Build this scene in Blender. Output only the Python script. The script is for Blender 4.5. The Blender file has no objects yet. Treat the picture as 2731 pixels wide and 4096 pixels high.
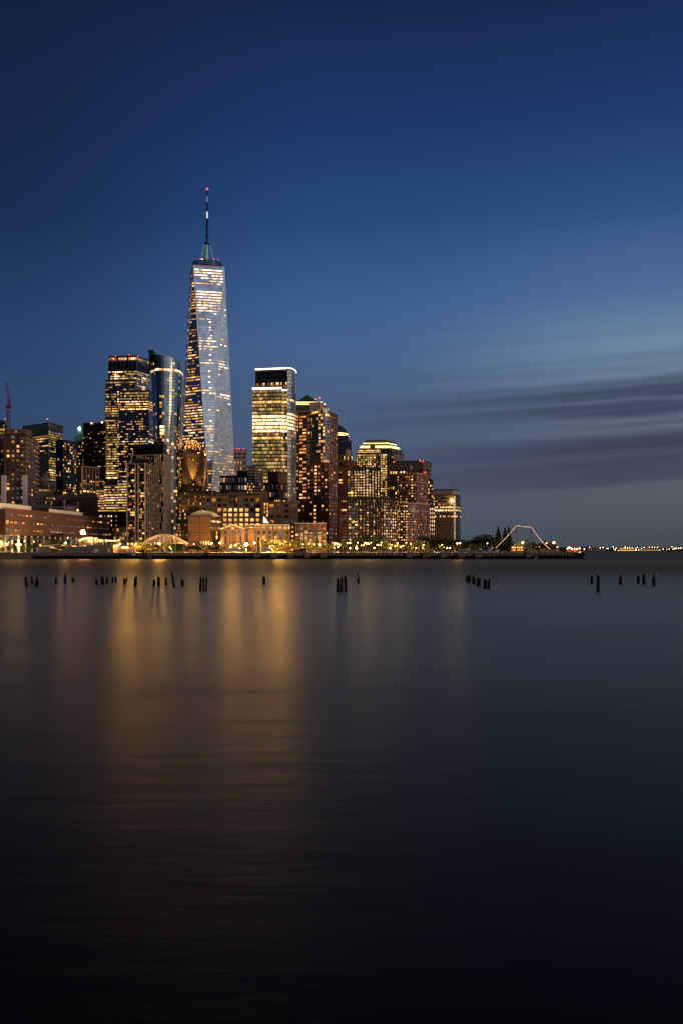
import bpy, math, random
from mathutils import Vector, Matrix
S = bpy.context.scene
COL = S.collection
F, HY, CX, H = 3982.0, 2202.0, 1365.5, 4.8      # focal length in photo pixels, horizon row, centre column, eye height

# ------------------------------------------------------------------ camera
cd = bpy.data.cameras.new('camera'); cam = bpy.data.objects.new('camera', cd); COL.objects.link(cam)
cam.location = (0, 0, H); cam.rotation_euler = (math.pi/2, 0, 0)
cd.sensor_fit = 'VERTICAL'; cd.sensor_height = 36; cd.sensor_width = 24
cd.lens = F/4096*36; cd.shift_y = (HY-2048)/4096
cd.clip_start = 0.5; cd.clip_end = 60000
S.camera = cam
S.view_settings.view_transform = 'Standard'; S.view_settings.look = 'None'
S.view_settings.exposure = 0; S.view_settings.gamma = 1

def s2l(c):
    return tuple((v/255/12.92 if v/255 <= .04045 else ((v/255+.055)/1.055)**2.4) for v in c)

# ------------------------------------------------------------------ node helper
class NT:
    def __init__(s, tree): s.t = tree; s.n = tree.nodes; s.l = tree.links
    def node(s, typ, **kw):
        n = s.n.new(typ)
        for k, v in kw.items(): setattr(n, k, v)
        return n
    def put(s, sock, v):
        if v is None: return
        if hasattr(v, 'is_output') or isinstance(v, bpy.types.NodeSocket): s.l.new(v, sock)
        else: sock.default_value = v
    def m(s, op, a, b=None, c=None, clamp=False):
        n = s.n.new('ShaderNodeMath'); n.operation = op; n.use_clamp = clamp
        s.put(n.inputs[0], a); s.put(n.inputs[1], b); s.put(n.inputs[2], c)
        return n.outputs[0]
    def mix(s, fac, a, b, blend='MIX'):
        n = s.n.new('ShaderNodeMix'); n.data_type = 'RGBA'; n.blend_type = blend
        s.put(n.inputs[0], fac); s.put(n.inputs[6], a); s.put(n.inputs[7], b)
        return n.outputs[2]
    def ramp(s, fac, stops, interp='LINEAR'):
        n = s.n.new('ShaderNodeValToRGB'); e = n.color_ramp.elements; n.color_ramp.interpolation = interp
        while len(e) > 1: e.remove(e[-1])
        e[0].position = stops[0][0]; e[0].color = stops[0][1]
        for p, c in stops[1:]:
            x = e.new(p); x.color = c
        s.put(n.inputs[0], fac); return n.outputs[0]
    def smooth(s, x, lo, hi):
        n = s.n.new('ShaderNodeMapRange'); n.interpolation_type = 'SMOOTHSTEP'
        s.put(n.inputs[0], x); n.inputs[1].default_value = lo; n.inputs[2].default_value = hi
        return n.outputs[0]
    def vec(s, x, y, z):
        n = s.n.new('ShaderNodeCombineXYZ')
        s.put(n.inputs[0], x); s.put(n.inputs[1], y); s.put(n.inputs[2], z); return n.outputs[0]
    def noise(s, v, scale, detail=2, rough=.5):
        n = s.n.new('ShaderNodeTexNoise'); s.put(n.inputs['Vector'], v)
        n.inputs['Scale'].default_value = scale; n.inputs['Detail'].default_value = detail
        n.inputs['Roughness'].default_value = rough
        return n.outputs[0]

# ------------------------------------------------------------------ dusk sky
W = bpy.data.worlds.new('World'); S.world = W; W.use_nodes = True
w = NT(W.node_tree); w.n.clear()
SUN_AZ, SUN_EL = math.radians(125), math.radians(3)      # afterglow: to the right of and behind the viewer
tc = w.node('ShaderNodeTexCoord'); sp = w.node('ShaderNodeSeparateXYZ')
nv = w.node('ShaderNodeVectorMath', operation='NORMALIZE'); w.l.new(tc.outputs['Generated'], nv.inputs[0])
w.l.new(nv.outputs[0], sp.inputs[0])
x, y, z = sp.outputs
el = w.m('MULTIPLY', w.m('ARCSINE', z), 180/math.pi)
az = w.m('MULTIPLY', w.m('ARCTAN2', x, y), 180/math.pi)
def skyramp(pts):
    # elevations in degrees, colours in sRGB; ramp coordinate = elevation / 90
    return w.ramp(w.m('DIVIDE', el, 90), [(e/90, s2l(c)+(1,)) for e, c in pts])
left = skyramp([(0, (50, 62, 84)), (4, (52, 70, 98)), (7.5, (50, 74, 112)), (11.5, (41, 68, 111)), (18, (24, 44, 82)), (23, (21, 38, 73)), (29, (18, 33, 62)), (42, (11, 18, 35)), (60, (5, 9, 17)), (90, (7, 11, 25))])
cent = skyramp([(0, (74, 83, 98)), (4, (79, 92, 113)), (8.6, (76, 98, 134)), (11.5, (71, 102, 147)), (14, (62, 95, 147)), (18.5, (41, 74, 127)), (23, (31, 57, 109)), (29, (22, 39, 78)), (42, (12, 20, 40)), (60, (6, 9, 19)), (90, (7, 11, 25))])
rite = skyramp([(0, (68, 75, 84)), (3.2, (88, 95, 103)), (6.6, (98, 112, 126)), (9, (110, 131, 154)), (11.5, (111, 139, 166)), (14, (83, 112, 156)), (18.5, (49, 82, 135)), (23, (34, 60, 113)), (29, (21, 40, 80)), (42, (12, 21, 46)), (60, (6, 10, 22)), (90, (7, 11, 25))])
glow = skyramp([(0, (196, 150, 120)), (4, (214, 184, 160)), (9, (220, 220, 220)), (15, (222, 232, 248)), (24, (160, 186, 224)), (40, (50, 76, 136)), (60, (9, 16, 38)), (90, (7, 12, 34))])
c1 = w.mix(w.smooth(az, -20, 1), left, cent)
c2 = w.mix(w.smooth(az, 0, 19), c1, rite)
ga = w.m('MULTIPLY', w.smooth(az, 42, 125), w.m('SUBTRACT', 1, w.smooth(az, 150, 180)))
c3 = w.mix(ga, c2, glow)
dk = w.m('MAXIMUM', w.smooth(w.m('MULTIPLY', az, -1), 22, 75), w.smooth(az, 150, 180))
c3 = w.mix(w.m('MULTIPLY', dk, w.smooth(z, -.2, .05)), c3, w.mix(1.0, left, (.3, .27, .27, 1), 'MULTIPLY'))
# long streaky cloud bank in the lower right
warp = w.noise(w.vec(w.m('MULTIPLY', az, .05), w.m('MULTIPLY', el, .35), 3.1), 1.0, 3)
ed = w.m('ADD', w.m('SUBTRACT', el, w.m('MULTIPLY', w.m('SUBTRACT', az, 18.9), .052)), w.m('MULTIPLY', w.m('SUBTRACT', warp, .5), 1.5))
def g(v): return (v, v, v, 1)
bands = w.ramp(w.m('DIVIDE', ed, 15), [(p/15, g(v)) for p, v in
    [(0, .0), (3.1, .0), (3.7, .12), (4.0, .62), (4.9, .85), (5.3, .7), (5.8, .95), (6.3, .85), (6.65, .45), (7.0, .1), (7.25, .35), (7.5, .3), (7.85, .9), (8.15, .85), (8.35, .45), (8.5, .9), (8.95, .98), (9.35, .55), (9.6, .04), (10.3, .0), (10.7, .13), (11.0, .0)]])
fine = w.noise(w.vec(w.m('MULTIPLY', az, .05), w.m('MULTIPLY', w.m('SUBTRACT', el, w.m('MULTIPLY', az, .05)), 2.6), 7.7), 1.0, 5, .6)
env = w.m('MULTIPLY', w.smooth(az, -4, 17), w.m('SUBTRACT', 1, w.smooth(az, 45, 80)))
dens = w.m('MULTIPLY', w.m('MULTIPLY', bands, w.ramp(fine, [(0.25, g(.62)), (.5, g(.95)), (.7, g(1.08))])), env, clamp=True)
wisp = w.m('MULTIPLY', w.smooth(az, -8, 8), w.m('MULTIPLY', w.ramp(fine, [(.42, g(0)), (.72, g(.42))]), w.m('MULTIPLY', w.smooth(el, 2, 5), w.m('SUBTRACT', 1, w.smooth(el, 9, 15)))))
c4 = w.mix(w.m('MULTIPLY', dens, .92), c3, s2l((44, 51, 76))+(1,))
c5 = w.mix(wisp, c4, s2l((72, 80, 104))+(1,))
# below the horizon the sky colour only matters to downward reflections
c6 = w.mix(w.m('LESS_THAN', z, 0), c5, s2l((26, 30, 38))+(1,))
sky = w.node('ShaderNodeTexSky'); sky.sky_type = 'NISHITA'; sky.sun_disc = False
sky.sun_elevation = SUN_EL; sky.sun_rotation = SUN_AZ
bg1 = w.node('ShaderNodeBackground'); w.l.new(c6, bg1.inputs[0]); bg1.inputs[1].default_value = .95
bg2 = w.node('ShaderNodeBackground'); w.l.new(sky.outputs[0], bg2.inputs[0]); bg2.inputs[1].default_value = .0012
ad = w.node('ShaderNodeAddShader'); w.l.new(bg1.outputs[0], ad.inputs[0]); w.l.new(bg2.outputs[0], ad.inputs[1])
wo = w.node('ShaderNodeOutputWorld'); w.l.new(ad.outputs[0], wo.inputs[0])

# ------------------------------------------------------------------ last warm light of the set sun
sl = bpy.data.lights.new('sun', 'SUN'); sl.energy = .75; sl.angle = math.radians(25); sl.color = (1, .58, .3)
so = bpy.data.objects.new('sun', sl); COL.objects.link(so)
sd = Vector((math.sin(SUN_AZ)*math.cos(math.radians(12)), math.cos(SUN_AZ)*math.cos(math.radians(12)), math.sin(math.radians(12))))
so.rotation_euler = sd.to_track_quat('Z', 'Y').to_euler()

# ------------------------------------------------------------------ materials
def newmat(name):
    m = bpy.data.materials.new(name); m.use_nodes = True
    t = NT(m.node_tree); b = m.node_tree.nodes['Principled BSDF']; return m, t, b
def simple(name, col, rough=.7, metal=0, var=.25, scale=.3, spec=.3):
    m, t, b = newmat(name)
    tcn = t.node('ShaderNodeTexCoord')
    n = t.noise(tcn.outputs['Object'], scale, 4, .6)
    c = t.mix(n, tuple(v*(1-var) for v in col)+(1,), tuple(min(1, v*(1+var)) for v in col)+(1,))
    t.l.new(c, b.inputs['Base Color']); b.inputs['Roughness'].default_value = rough
    b.inputs['Metallic'].default_value = metal; b.inputs['Specular IOR Level'].default_value = spec
    return m
def masonry(name, col, joint=.55, floor=3.2, bay=4.0, var=.22):
    """brick or stone: fine noise, weather streaks, faint floor joints"""
    m, t, b = newmat(name)
    tcn = t.node('ShaderNodeTexCoord'); s_ = t.node('ShaderNodeSeparateXYZ'); t.l.new(tcn.outputs['UV'], s_.inputs[0])
    u, v = s_.outputs[0], s_.outputs[1]
    big = t.noise(tcn.outputs['Object'], .05, 3)
    streak = t.noise(t.vec(t.m('MULTIPLY', u, .9), t.m('MULTIPLY', v, .06), 0), 1, 3)
    fine_ = t.noise(tcn.outputs['Object'], 2.5, 3, .7)
    k = t.m('ADD', t.m('MULTIPLY', big, .4), t.m('ADD', t.m('MULTIPLY', streak, .3), t.m('MULTIPLY', fine_, .3)))
    c = t.mix(t.smooth(k, .3, .7), tuple(q*(1-var) for q in col)+(1,), tuple(min(1, q*(1+var)) for q in col)+(1,))
    ln = t.m('LESS_THAN', t.m('FRACT', t.m('DIVIDE', v, floor)), .07)
    ln2 = t.m('LESS_THAN', t.m('FRACT', t.m('DIVIDE', u, bay)), .05)
    c = t.mix(t.m('MULTIPLY', t.m('MAXIMUM', ln, ln2), 1-joint), c, (0.01, .008, .006, 1))
    t.l.new(c, b.inputs['Base Color']); b.inputs['Roughness'].default_value = .85; b.inputs['Specular IOR Level'].default_value = .2
    bp = t.node('ShaderNodeBump'); bp.inputs['Strength'].default_value = .3; t.l.new(fine_, bp.inputs['Height']); t.l.new(bp.outputs[0], b.inputs['Normal'])
    return m
def curtain(name, tint, line, floor=4.0, bay=1.5, th=.16, tv=.12, rough=.12, spandrel=None):
    """glass curtain wall: mirror-like coated panes, mullion grid, each pane a little different"""
    m, t, b = newmat(name)
    tcn = t.node('ShaderNodeTexCoord'); s_ = t.node('ShaderNodeSeparateXYZ'); t.l.new(tcn.outputs['UV'], s_.inputs[0])
    u, v = s_.outputs[0], s_.outputs[1]
    fu, fv = t.m('DIVIDE', u, bay), t.m('DIVIDE', v, floor)
    wn = t.node('ShaderNodeTexWhiteNoise', noise_dimensions='2D')
    t.l.new(t.vec(t.m('FLOOR', t.m('DIVIDE', fu, 2)), t.m('FLOOR', fv), 0), wn.inputs[0])
    big = t.noise(t.vec(t.m('MULTIPLY', u, .02), t.m('MULTIPLY', v, .02), 0), 1, 3)
    k = t.m('ADD', t.m('MULTIPLY', wn.outputs[0], .45), t.m('ADD', .5, t.m('MULTIPLY', big, .5)))
    gl = t.mix(1.0, tint+(1,), t.vec(k, k, k), 'MULTIPLY')
    h = t.m('LESS_THAN', t.m('FRACT', fv), th); vv = t.m('LESS_THAN', t.m('FRACT', fu), tv)
    mask = t.m('MAXIMUM', h, vv)
    t.l.new(t.mix(mask, gl, line+(1,)), b.inputs['Base Color'])
    t.l.new(t.m('SUBTRACT', 1, t.m('MULTIPLY', mask, .75)), b.inputs['Metallic'])
    t.l.new(t.m('ADD', rough, t.m('MULTIPLY', mask, .35)), b.inputs['Roughness'])
    bp = t.node('ShaderNodeBump'); bp.inputs['Strength'].default_value = .04; bp.inputs['Distance'].default_value = .4
    t.l.new(t.noise(t.vec(t.m('MULTIPLY', u, .12), t.m('MULTIPLY', v, .12), 0), 1, 2), bp.inputs['Height']); t.l.new(bp.outputs[0], b.inputs['Normal'])
    return m
def pane_mat(name, tint=.22, rough=.1, gain=1.0):
    """window pane: dull mirror of the dusk sky, lit from inside by the 'glow' attribute"""
    m, t, b = newmat(name)
    at = t.node('ShaderNodeAttribute', attribute_name='glow')
    tcn = t.node('ShaderNodeTexCoord'); oi = t.node('ShaderNodeObjectInfo')
    s_ = t.node('ShaderNodeSeparateXYZ'); t.l.new(tcn.outputs['UV'], s_.inputs[0])
    u, v = s_.outputs[0], s_.outputs[1]
    r = t.m('MULTIPLY', oi.outputs['Random'], 50)
    k = t.m('MULTIPLY', t.m('ADD', at.outputs['Alpha'], .35), tint*1.3)
    t.l.new(t.vec(k, t.m('MULTIPLY', k, .97), t.m('MULTIPLY', k, .86)), b.inputs['Base Color'])
    b.inputs['Metallic'].default_value = 1; b.inputs['Roughness'].default_value = rough
    n1 = t.noise(t.vec(t.m('ADD', t.m('MULTIPLY', u, 2.2), r), t.m('MULTIPLY', v, 1.7), r), 1.6, 2)
    n2 = t.smooth(n1, .32, .68)
    top = t.m('ADD', .6, t.m('MULTIPLY', t.m('FRACT', v), .7))
    stren = t.m('MULTIPLY', t.m('MULTIPLY', top, t.m('ADD', .3, t.m('MULTIPLY', n2, 1.3))), gain)
    # every room has its own lamps: some warmer and dimmer, some whiter and brighter
    al = at.outputs['Alpha']; t.l.new(t.mix(1.0, at.outputs['Color'], t.mix(al, (1, .82, .6, 1), (1, 1.06, 1.5, 1)), 'MULTIPLY'), b.inputs['Emission Color'])
    t.l.new(t.m('MULTIPLY', stren, t.m('ADD', .45, t.m('MULTIPLY', al, 1.15))), b.inputs['Emission Strength'])
    m.cycles.emission_sampling = 'NONE'
    return m
def emit(name, col, strength, sampling='AUTO'):
    m, t, b = newmat(name)
    b.inputs['Base Color'].default_value = (.1, .1, .1, 1)
    b.inputs['Emission Color'].default_value = col+(1,); b.inputs['Emission Strength'].default_value = strength
    m.cycles.emission_sampling = sampling
    return m

M = dict(
    brick_red=masonry('red_brick', (.27, .092, .05)), brick_dark=masonry('dark_red_brick', (.115, .042, .032)),
    brick_brown=masonry('brown_brick', (.22, .12, .075)), brick_orange=masonry('orange_brick', (.26, .12, .06)),
    brick_school=masonry('school_brick', (.15, .076, .05), joint=.8, floor=8.2, bay=6.2),
    tan=masonry('tan_stone', (.17, .115, .063), joint=.35, floor=7, bay=8.5), tan_dark=masonry('tan_brick', (.25, .15, .08), joint=.7),
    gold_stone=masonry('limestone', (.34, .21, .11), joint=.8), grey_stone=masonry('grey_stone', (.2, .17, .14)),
    beige=simple('beige_concrete', (.42, .36, .3), .75), dark=simple('black_cladding', (.012, .013, .017), .45),
    darkmetal=simple('dark_metal', (.03, .034, .042), .4, .4), white=simple('white_panel', (.75, .74, .74), .5, var=.08),
    grey=simple('grey_metal_siding', (.27, .255, .23), .55, .2), roof=simple('roofing', (.05, .05, .055), .9),
    steel=simple('steel', (.35, .37, .4), .35, .8), green_roof=simple('green_copper', (.03, .085, .06), .55),
    verdigris=simple('verdigris', (.1, .33, .25), .6), pink_steel=simple('painted_white_steel', (.6, .5, .44), .5),
    red_paint=simple('red_paint', (.2, .03, .025), .5), wood=simple('wet_shade_timber', (.008, .007, .005), .9, scale=4, var=.6),
    pier_wood=simple('weathered_timber', (.24, .21, .16), .85, scale=1.5, var=.4), concrete=simple('pier_concrete', (.15, .14, .115), .85, scale=.7, var=.35),
    bark=simple('bark', (.05, .035, .022), .9, scale=2), rock=simple('rock', (.03, .028, .025), .9),
    hull=simple('black_hull', (.015, .015, .017), .5), paving=simple('paving', (.26, .23, .19), .85),
    trimlight=simple('brushed_edge', (.9, .93, .97), .35, .25, var=.03), window_frame=simple('window_frame', (.13, .12, .11), .5),
    frame_dark=simple('dark_window_frame', (.03, .03, .033), .5), frame_lt=simple('light_window_frame', (.33, .32, .29), .5),
    copper_green_dark=simple('dark_copper_green', (.02, .045, .03), .6),
    pane=pane_mat('window_pane', .2), pane_dark=pane_mat('dark_window_pane', .06), pane_sky=pane_mat('reflective_pane', .42, .08),
    lamp=emit('lamp_glow', (1, .3, .045), 8), lamp_w=emit('lamp_white', (1, .42, .12), 15), beacon=emit('red_beacon', (1, .04, .05), 5),
    green_l=emit('green_signal', (.1, 1, .35), 8), strip=emit('cornice_light', (1, .85, .62), 3.5, 'NONE'), strip_y=emit('crown_light', (1, .78, .3), 3.5, 'NONE'),
    bulb=emit('string_bulb', (1, .5, .22), 2.4, 'NONE'), fire=emit('flood_lamp', (1, .5, .16), 130), red_sign=emit('orange_sign', (1, .4, .18), 4),
    awning=emit('lit_awning', (1, .5, .2), 2.6), shore=emit('shore_lamp_warm', (1, .6, .2), 22, 'NONE'), shore_r=emit('shore_lamp_red', (1, .2, .06), 34, 'NONE'),
    shore_g=emit('shore_lamp_green', (.6, 1, .4), 8, 'NONE'),
)
def leafmat(name, a, b_):
    m, t, b = newmat(name)
    tcn = t.node('ShaderNodeTexCoord'); n = t.noise(tcn.outputs['Object'], .55, 3)
    t.l.new(t.mix(t.smooth(n, .35, .65), a+(1,), b_+(1,)), b.inputs['Base Color']); b.inputs['Roughness'].default_value = .6
    b.inputs['Specular IOR Level'].default_value = .2
    return m
M['leaf'] = leafmat('leaves', (.1, .11, .03), (.22, .2, .06)); M['leaf_dark'] = leafmat('dark_leaves', (.02, .035, .01), (.045, .065, .02))
M['needle'] = leafmat('needles', (.02, .04, .022), (.04, .07, .035))

# ------------------------------------------------------------------ geometry helpers
def P(px, D): return Vector(((px-CX)*D/F, D))
def Z(py, D): return H+(HY-py)*D/F
GZ = 3.6                                            # ground level above the water
def tag(o, label=None, cat=None, group=None, kind=None):
    for k, v in (('label', label), ('category', cat), ('group', group), ('kind', kind)):
        if v: o[k] = v
    return o
def empty(name, loc, label, cat, group=None):
    o = bpy.data.objects.new(name, None); COL.objects.link(o); o.location = loc; o.empty_display_size = 1
    return tag(o, label, cat, group)
class MB:
    def __init__(s): s.v = []; s.f = []; s.uv = []; s.mi = []; s.g = []
    def poly(s, pts, uv=None, mi=0, glow=(0, 0, 0, .5)):
        b = len(s.v); s.v += [tuple(p) for p in pts]; s.f.append(tuple(range(b, b+len(pts))))
        s.uv += uv if uv else [(0, 0)]*len(pts); s.mi.append(mi); s.g += [glow]*len(pts)
    def box(s, lo, hi, mi=0, ax=None, o=None):
        x0, y0, z0 = lo; x1, y1, z1 = hi
        c = [Vector(q) for q in ((x0, y0, z0), (x1, y0, z0), (x1, y1, z0), (x0, y1, z0), (x0, y0, z1), (x1, y0, z1), (x1, y1, z1), (x0, y1, z1))]
        if ax: c = [o+ax[0]*q.x+ax[1]*q.y+ax[2]*q.z for q in c]
        for q in ((0, 1, 5, 4), (1, 2, 6, 5), (2, 3, 7, 6), (3, 0, 4, 7), (4, 5, 6, 7), (3, 2, 1, 0)):
            a, b_, c_, d = (c[i] for i in q); w_ = (b_-a).length; h_ = (d-a).length
            s.poly([a, b_, c_, d], [(0, 0), (w_, 0), (w_, h_), (0, h_)], mi)
    def beam(s, a, b, r, n=6, r2=None, mi=0, cap=True):
        a, b = Vector(a), Vector(b); r2 = r if r2 is None else r2; d = (b-a).normalized()
        e = d.cross(Vector((0, 0, 1)) if abs(d.z) < .9 else Vector((1, 0, 0))).normalized(); f_ = d.cross(e)
        A = [a+(e*math.cos(t)+f_*math.sin(t))*r for t in (2*math.pi*i/n for i in range(n))]
        B_ = [b+(e*math.cos(t)+f_*math.sin(t))*r2 for t in (2*math.pi*i/n for i in range(n))]
        for i in range(n): j = (i+1) % n; s.poly([A[i], A[j], B_[j], B_[i]], None, mi)
        if cap: s.poly(A[::-1], None, mi); s.poly(B_, None, mi)
    def lathe(s, c, prof, n=24, mi=0):
        c = Vector(c)
        for (r0, z0), (r1, z1) in zip(prof, prof[1:]):
            for i in range(n):
                a, b = 2*math.pi*i/n, 2*math.pi*(i+1)/n
                s.poly([c+Vector((r0*math.cos(a), r0*math.sin(a), z0)), c+Vector((r0*math.cos(b), r0*math.sin(b), z0)),
                        c+Vector((r1*math.cos(b), r1*math.sin(b), z1)), c+Vector((r1*math.cos(a), r1*math.sin(a), z1))], None, mi)
    def ball(s, c, r, mi=0, n=8, m=5):
        s.lathe(c, [(r*math.sin(math.pi*k/m), -r*math.cos(math.pi*k/m)) for k in range(m+1)], n, mi)
    def build(s, name, mats, parent=None, origin=None, smooth=False):
        o_ = Vector(origin) if origin is not None else (parent.location if parent else Vector((0, 0, 0)))
        me = bpy.data.meshes.new(name)
        me.from_pydata([(p[0]-o_[0], p[1]-o_[1], p[2]-o_[2]) for p in s.v], [], s.f)
        me.uv_layers.new(name='UVMap').data.foreach_set('uv', [c for q in s.uv for c in q])
        ca = me.color_attributes.new('glow', 'FLOAT_COLOR', 'CORNER'); ca.data.foreach_set('color', [c for q in s.g for c in q])
        for m in (mats if isinstance(mats, (list, tuple)) else [mats]): me.materials.append(m)
        me.polygons.foreach_set('material_index', s.mi)
        if smooth: me.polygons.foreach_set('use_smooth', [True]*len(s.f))
        me.update()
        o = bpy.data.objects.new(name, me); COL.objects.link(o)
        if parent: o.parent = parent
        elif origin is not None: o.location = origin
        return o
UP = Vector((0, 0, 1))

# ------------------------------------------------------------------ windows
GLOW = [(0, 0, 0), (.25, .1, .018), (.7, .3, .055), (1.3, .66, .16), (2.9, 1.8, .68), (.17, .115, .025), (.6, .38, .08),
        (1.25, .8, .21), (.95, .6, .3), (.045, .044, .038), (.13, .13, .115), (1.9, 1.4, .75), (.75, .22, .06), (.88, .58, .2)]  # the two greys paint sky sheen as faint glow on unlit panes
class Lit:
    """pattern of lit cells: chance p, palette, persistence along a row, rows overriding it (row 0 = top)"""
    def __init__(s, seed, p=.2, pal=(2, 2, 3, 1), run=0., rows=None, cols=None, un=(0,), rowvar=0.):
        s.r = random.Random(seed); s.p = p; s.pal = pal; s.run = run; s.rows = rows or {}; s.cols = cols or {}; s.un = un; s.rv = rowvar; s.rp = {}; s.last = None
    def __call__(s, i, j):
        if i not in s.rp: s.rp[i] = s.p*(1+s.rv*(s.r.random()*2-1)); s.last = None
        p, pal = s.rp[i], s.pal
        if i in s.rows: p, pal = s.rows[i]
        if j in s.cols: p = s.cols[j][0] if i not in s.rows else p; pal = s.cols[j][1]
        if s.last is not None and s.r.random() < s.run: return s.last
        v = s.r.choice(pal) if s.r.random() < p else s.r.choice(s.un)
        s.last = v; return v
_wm = {}
def win_shape(mb, o, u, n, v, w_, h_, gi, style, rnd):
    g_ = GLOW[gi]+(rnd.random(),)
    q = rnd.random()*40; k = max(.6, w_/2)
    a = o-u*(w_/2)-v*(h_/2)+n*.05
    mb.poly([a, a+u*w_, a+u*w_+v*h_, a+v*h_], [(q, 0), (q+k, 0), (q+k, .999), (q, .999)], 0, g_)
    if style == 'bare': return
    t = .14 if style == 'frame' else .09
    ax = (u, n, v)
    for (x0, x1, z0, z1) in ((-w_/2-t, -w_/2, -h_/2-t, h_/2+t), (w_/2, w_/2+t, -h_/2-t, h_/2+t), (-w_/2, w_/2, h_/2, h_/2+t), (-w_/2, w_/2, -h_/2-t, -h_/2)) + (((-.06, .06, -h_/2, h_/2),) if w_ > 1.2 else ()):
        mb.box((x0, .0, z0), (x1, .13, z1), 1, ax, o)
class Bld:
    ALL = []
    def __init__(s, name, label, cat='building', group=None, at=None, base=GZ):
        s.e = empty(name, (at[0], at[1], base), label, cat, group); s.wins = []; s.rnd = random.Random(hash(label) % 9973 if False else len(label)*7+len(Bld.ALL)); Bld.ALL.append(s)
        s.mats = (M['pane'], M['window_frame'])
    def foot(s, pts, depth=30):
        pts = [Vector(p) for p in pts]
        if len(pts) == 3 and pts[1].y <= min(pts[0].y, pts[2].y)+.01: return pts+[pts[0]+pts[2]-pts[1]]
        return pts+[pts[-1]+Vector((pts[-1].x*depth/pts[-1].y*.8, depth)), pts[0]+Vector((pts[0].x*depth/pts[0].y*.8, depth))]
    def body(s, pts, zb, zt, mat, depth=30, part='wall', roof=True, parapet=.9, rmat=None):
        fp = s.foot(pts, depth); mb = MB(); n = len(fp); uu = 0
        for i in range(n):
            a, b = fp[i], fp[(i+1) % n]; L = (b-a).length
            mb.poly([(a.x, a.y, zb), (b.x, b.y, zb), (b.x, b.y, zt), (a.x, a.y, zt)], [(uu, 0), (uu+L, 0), (uu+L, zt-zb), (uu, zt-zb)]); uu += L
        o = mb.build(part, mat, s.e)
        if roof:
            mb = MB(); cx = sum((p.x for p in fp))/n; cy = sum((p.y for p in fp))/n
            mb.poly([(p.x, p.y, zt-.02) for p in fp]); c = Vector((cx, cy))
            for i in range(n):
                a, b = fp[i], fp[(i+1) % n]; k = .97
                ai, bi = c+(a-c)*k, c+(b-c)*k; ao, bo = c+(a-c)*1.004, c+(b-c)*1.004
                A = [(ao.x, ao.y, zt-.25), (bo.x, bo.y, zt-.25), (bo.x, bo.y, zt+parapet), (ao.x, ao.y, zt+parapet)]
                mb.poly(A); mb.poly([(bi.x, bi.y, zt), (ai.x, ai.y, zt), (ai.x, ai.y, zt+parapet), (bi.x, bi.y, zt+parapet)])
                mb.poly([A[3], A[2], (bi.x, bi.y, zt+parapet), (ai.x, ai.y, zt+parapet)])
            mb.build('roof', rmat or M['roof'], s.e)
        return fp
    def win(s, o, u, v, w_, h_, gi, style='frame'):
        s.wins.append((Vector(o), Vector(u), Vector(v), round(w_, 2), round(h_, 2), gi, style))
    def grid(s, A, B_, z0, z1, nf, nb, wf=.5, hf=.55, lit=None, style='frame', skip=None, m0=0., m1=0.):
        A, B_ = Vector(A), Vector(B_); L = (B_-A).length; u2 = (B_-A)/L; u = Vector((u2.x, u2.y, 0))
        fh = (z1-z0)/nf; bw = L*(1-m0-m1)/nb
        for i in range(nf):
            for j in range(nb):
                gi = lit(i, j) if lit else 0
                if gi is None or gi < 0 or (skip and skip(i, j)): continue
                c = A+u2*(L*m0+bw*(j+.5))
                s.win((c.x, c.y, z1-fh*(i+.5)), u, UP, bw*wf, fh*hf, gi, style)
    def fins(s, A, B_, z0, z1, n, w_, d, mat, part='pier', ends=True):
        A, B_ = Vector(A), Vector(B_); L = (B_-A).length; u2 = (B_-A)/L; u = Vector((u2.x, u2.y, 0)); nn = Vector((u2.y, -u2.x, 0)); mb = MB()
        for k in range(n+1):
            if not ends and k in (0, n): continue
            c = A+u2*(L*k/n); mb.box((-w_/2, 0, z0), (w_/2, d, z1), 0, (u, nn, UP), Vector((c.x, c.y, 0)))
        return mb.build(part, mat, s.e)
    def bands(s, A, B_, zs, h_, d, mat, part='ledge', mb=None):
        A, B_ = Vector(A), Vector(B_); L = (B_-A).length; u2 = (B_-A)/L; u = Vector((u2.x, u2.y, 0)); nn = Vector((u2.y, -u2.x, 0)); own = mb is None; mb = mb or MB()
        for z_ in zs: mb.box((0, 0, z_-h_/2), (L, d, z_+h_/2), 0, (u, nn, UP), Vector((A.x, A.y, 0)))
        return mb.build(part, mat, s.e) if own else mb
    def part(s, mb, name, mat, smooth=False): return mb.build(name, mat, s.e, smooth=smooth)
    def beacon(s, px, py, D, r=.8, mat='beacon', pole=2.5):
        p = P(px, D); z_ = Z(py, D); mb = MB(); mb.beam((p.x, p.y, z_-pole), (p.x, p.y, z_), .15); q = mb.build('beacon_pole', M['darkmetal'], s.e)
        mb = MB(); mb.ball((p.x, p.y, z_), r*.75); o = mb.build('beacon', M[mat], s.e); o.parent = q
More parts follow.
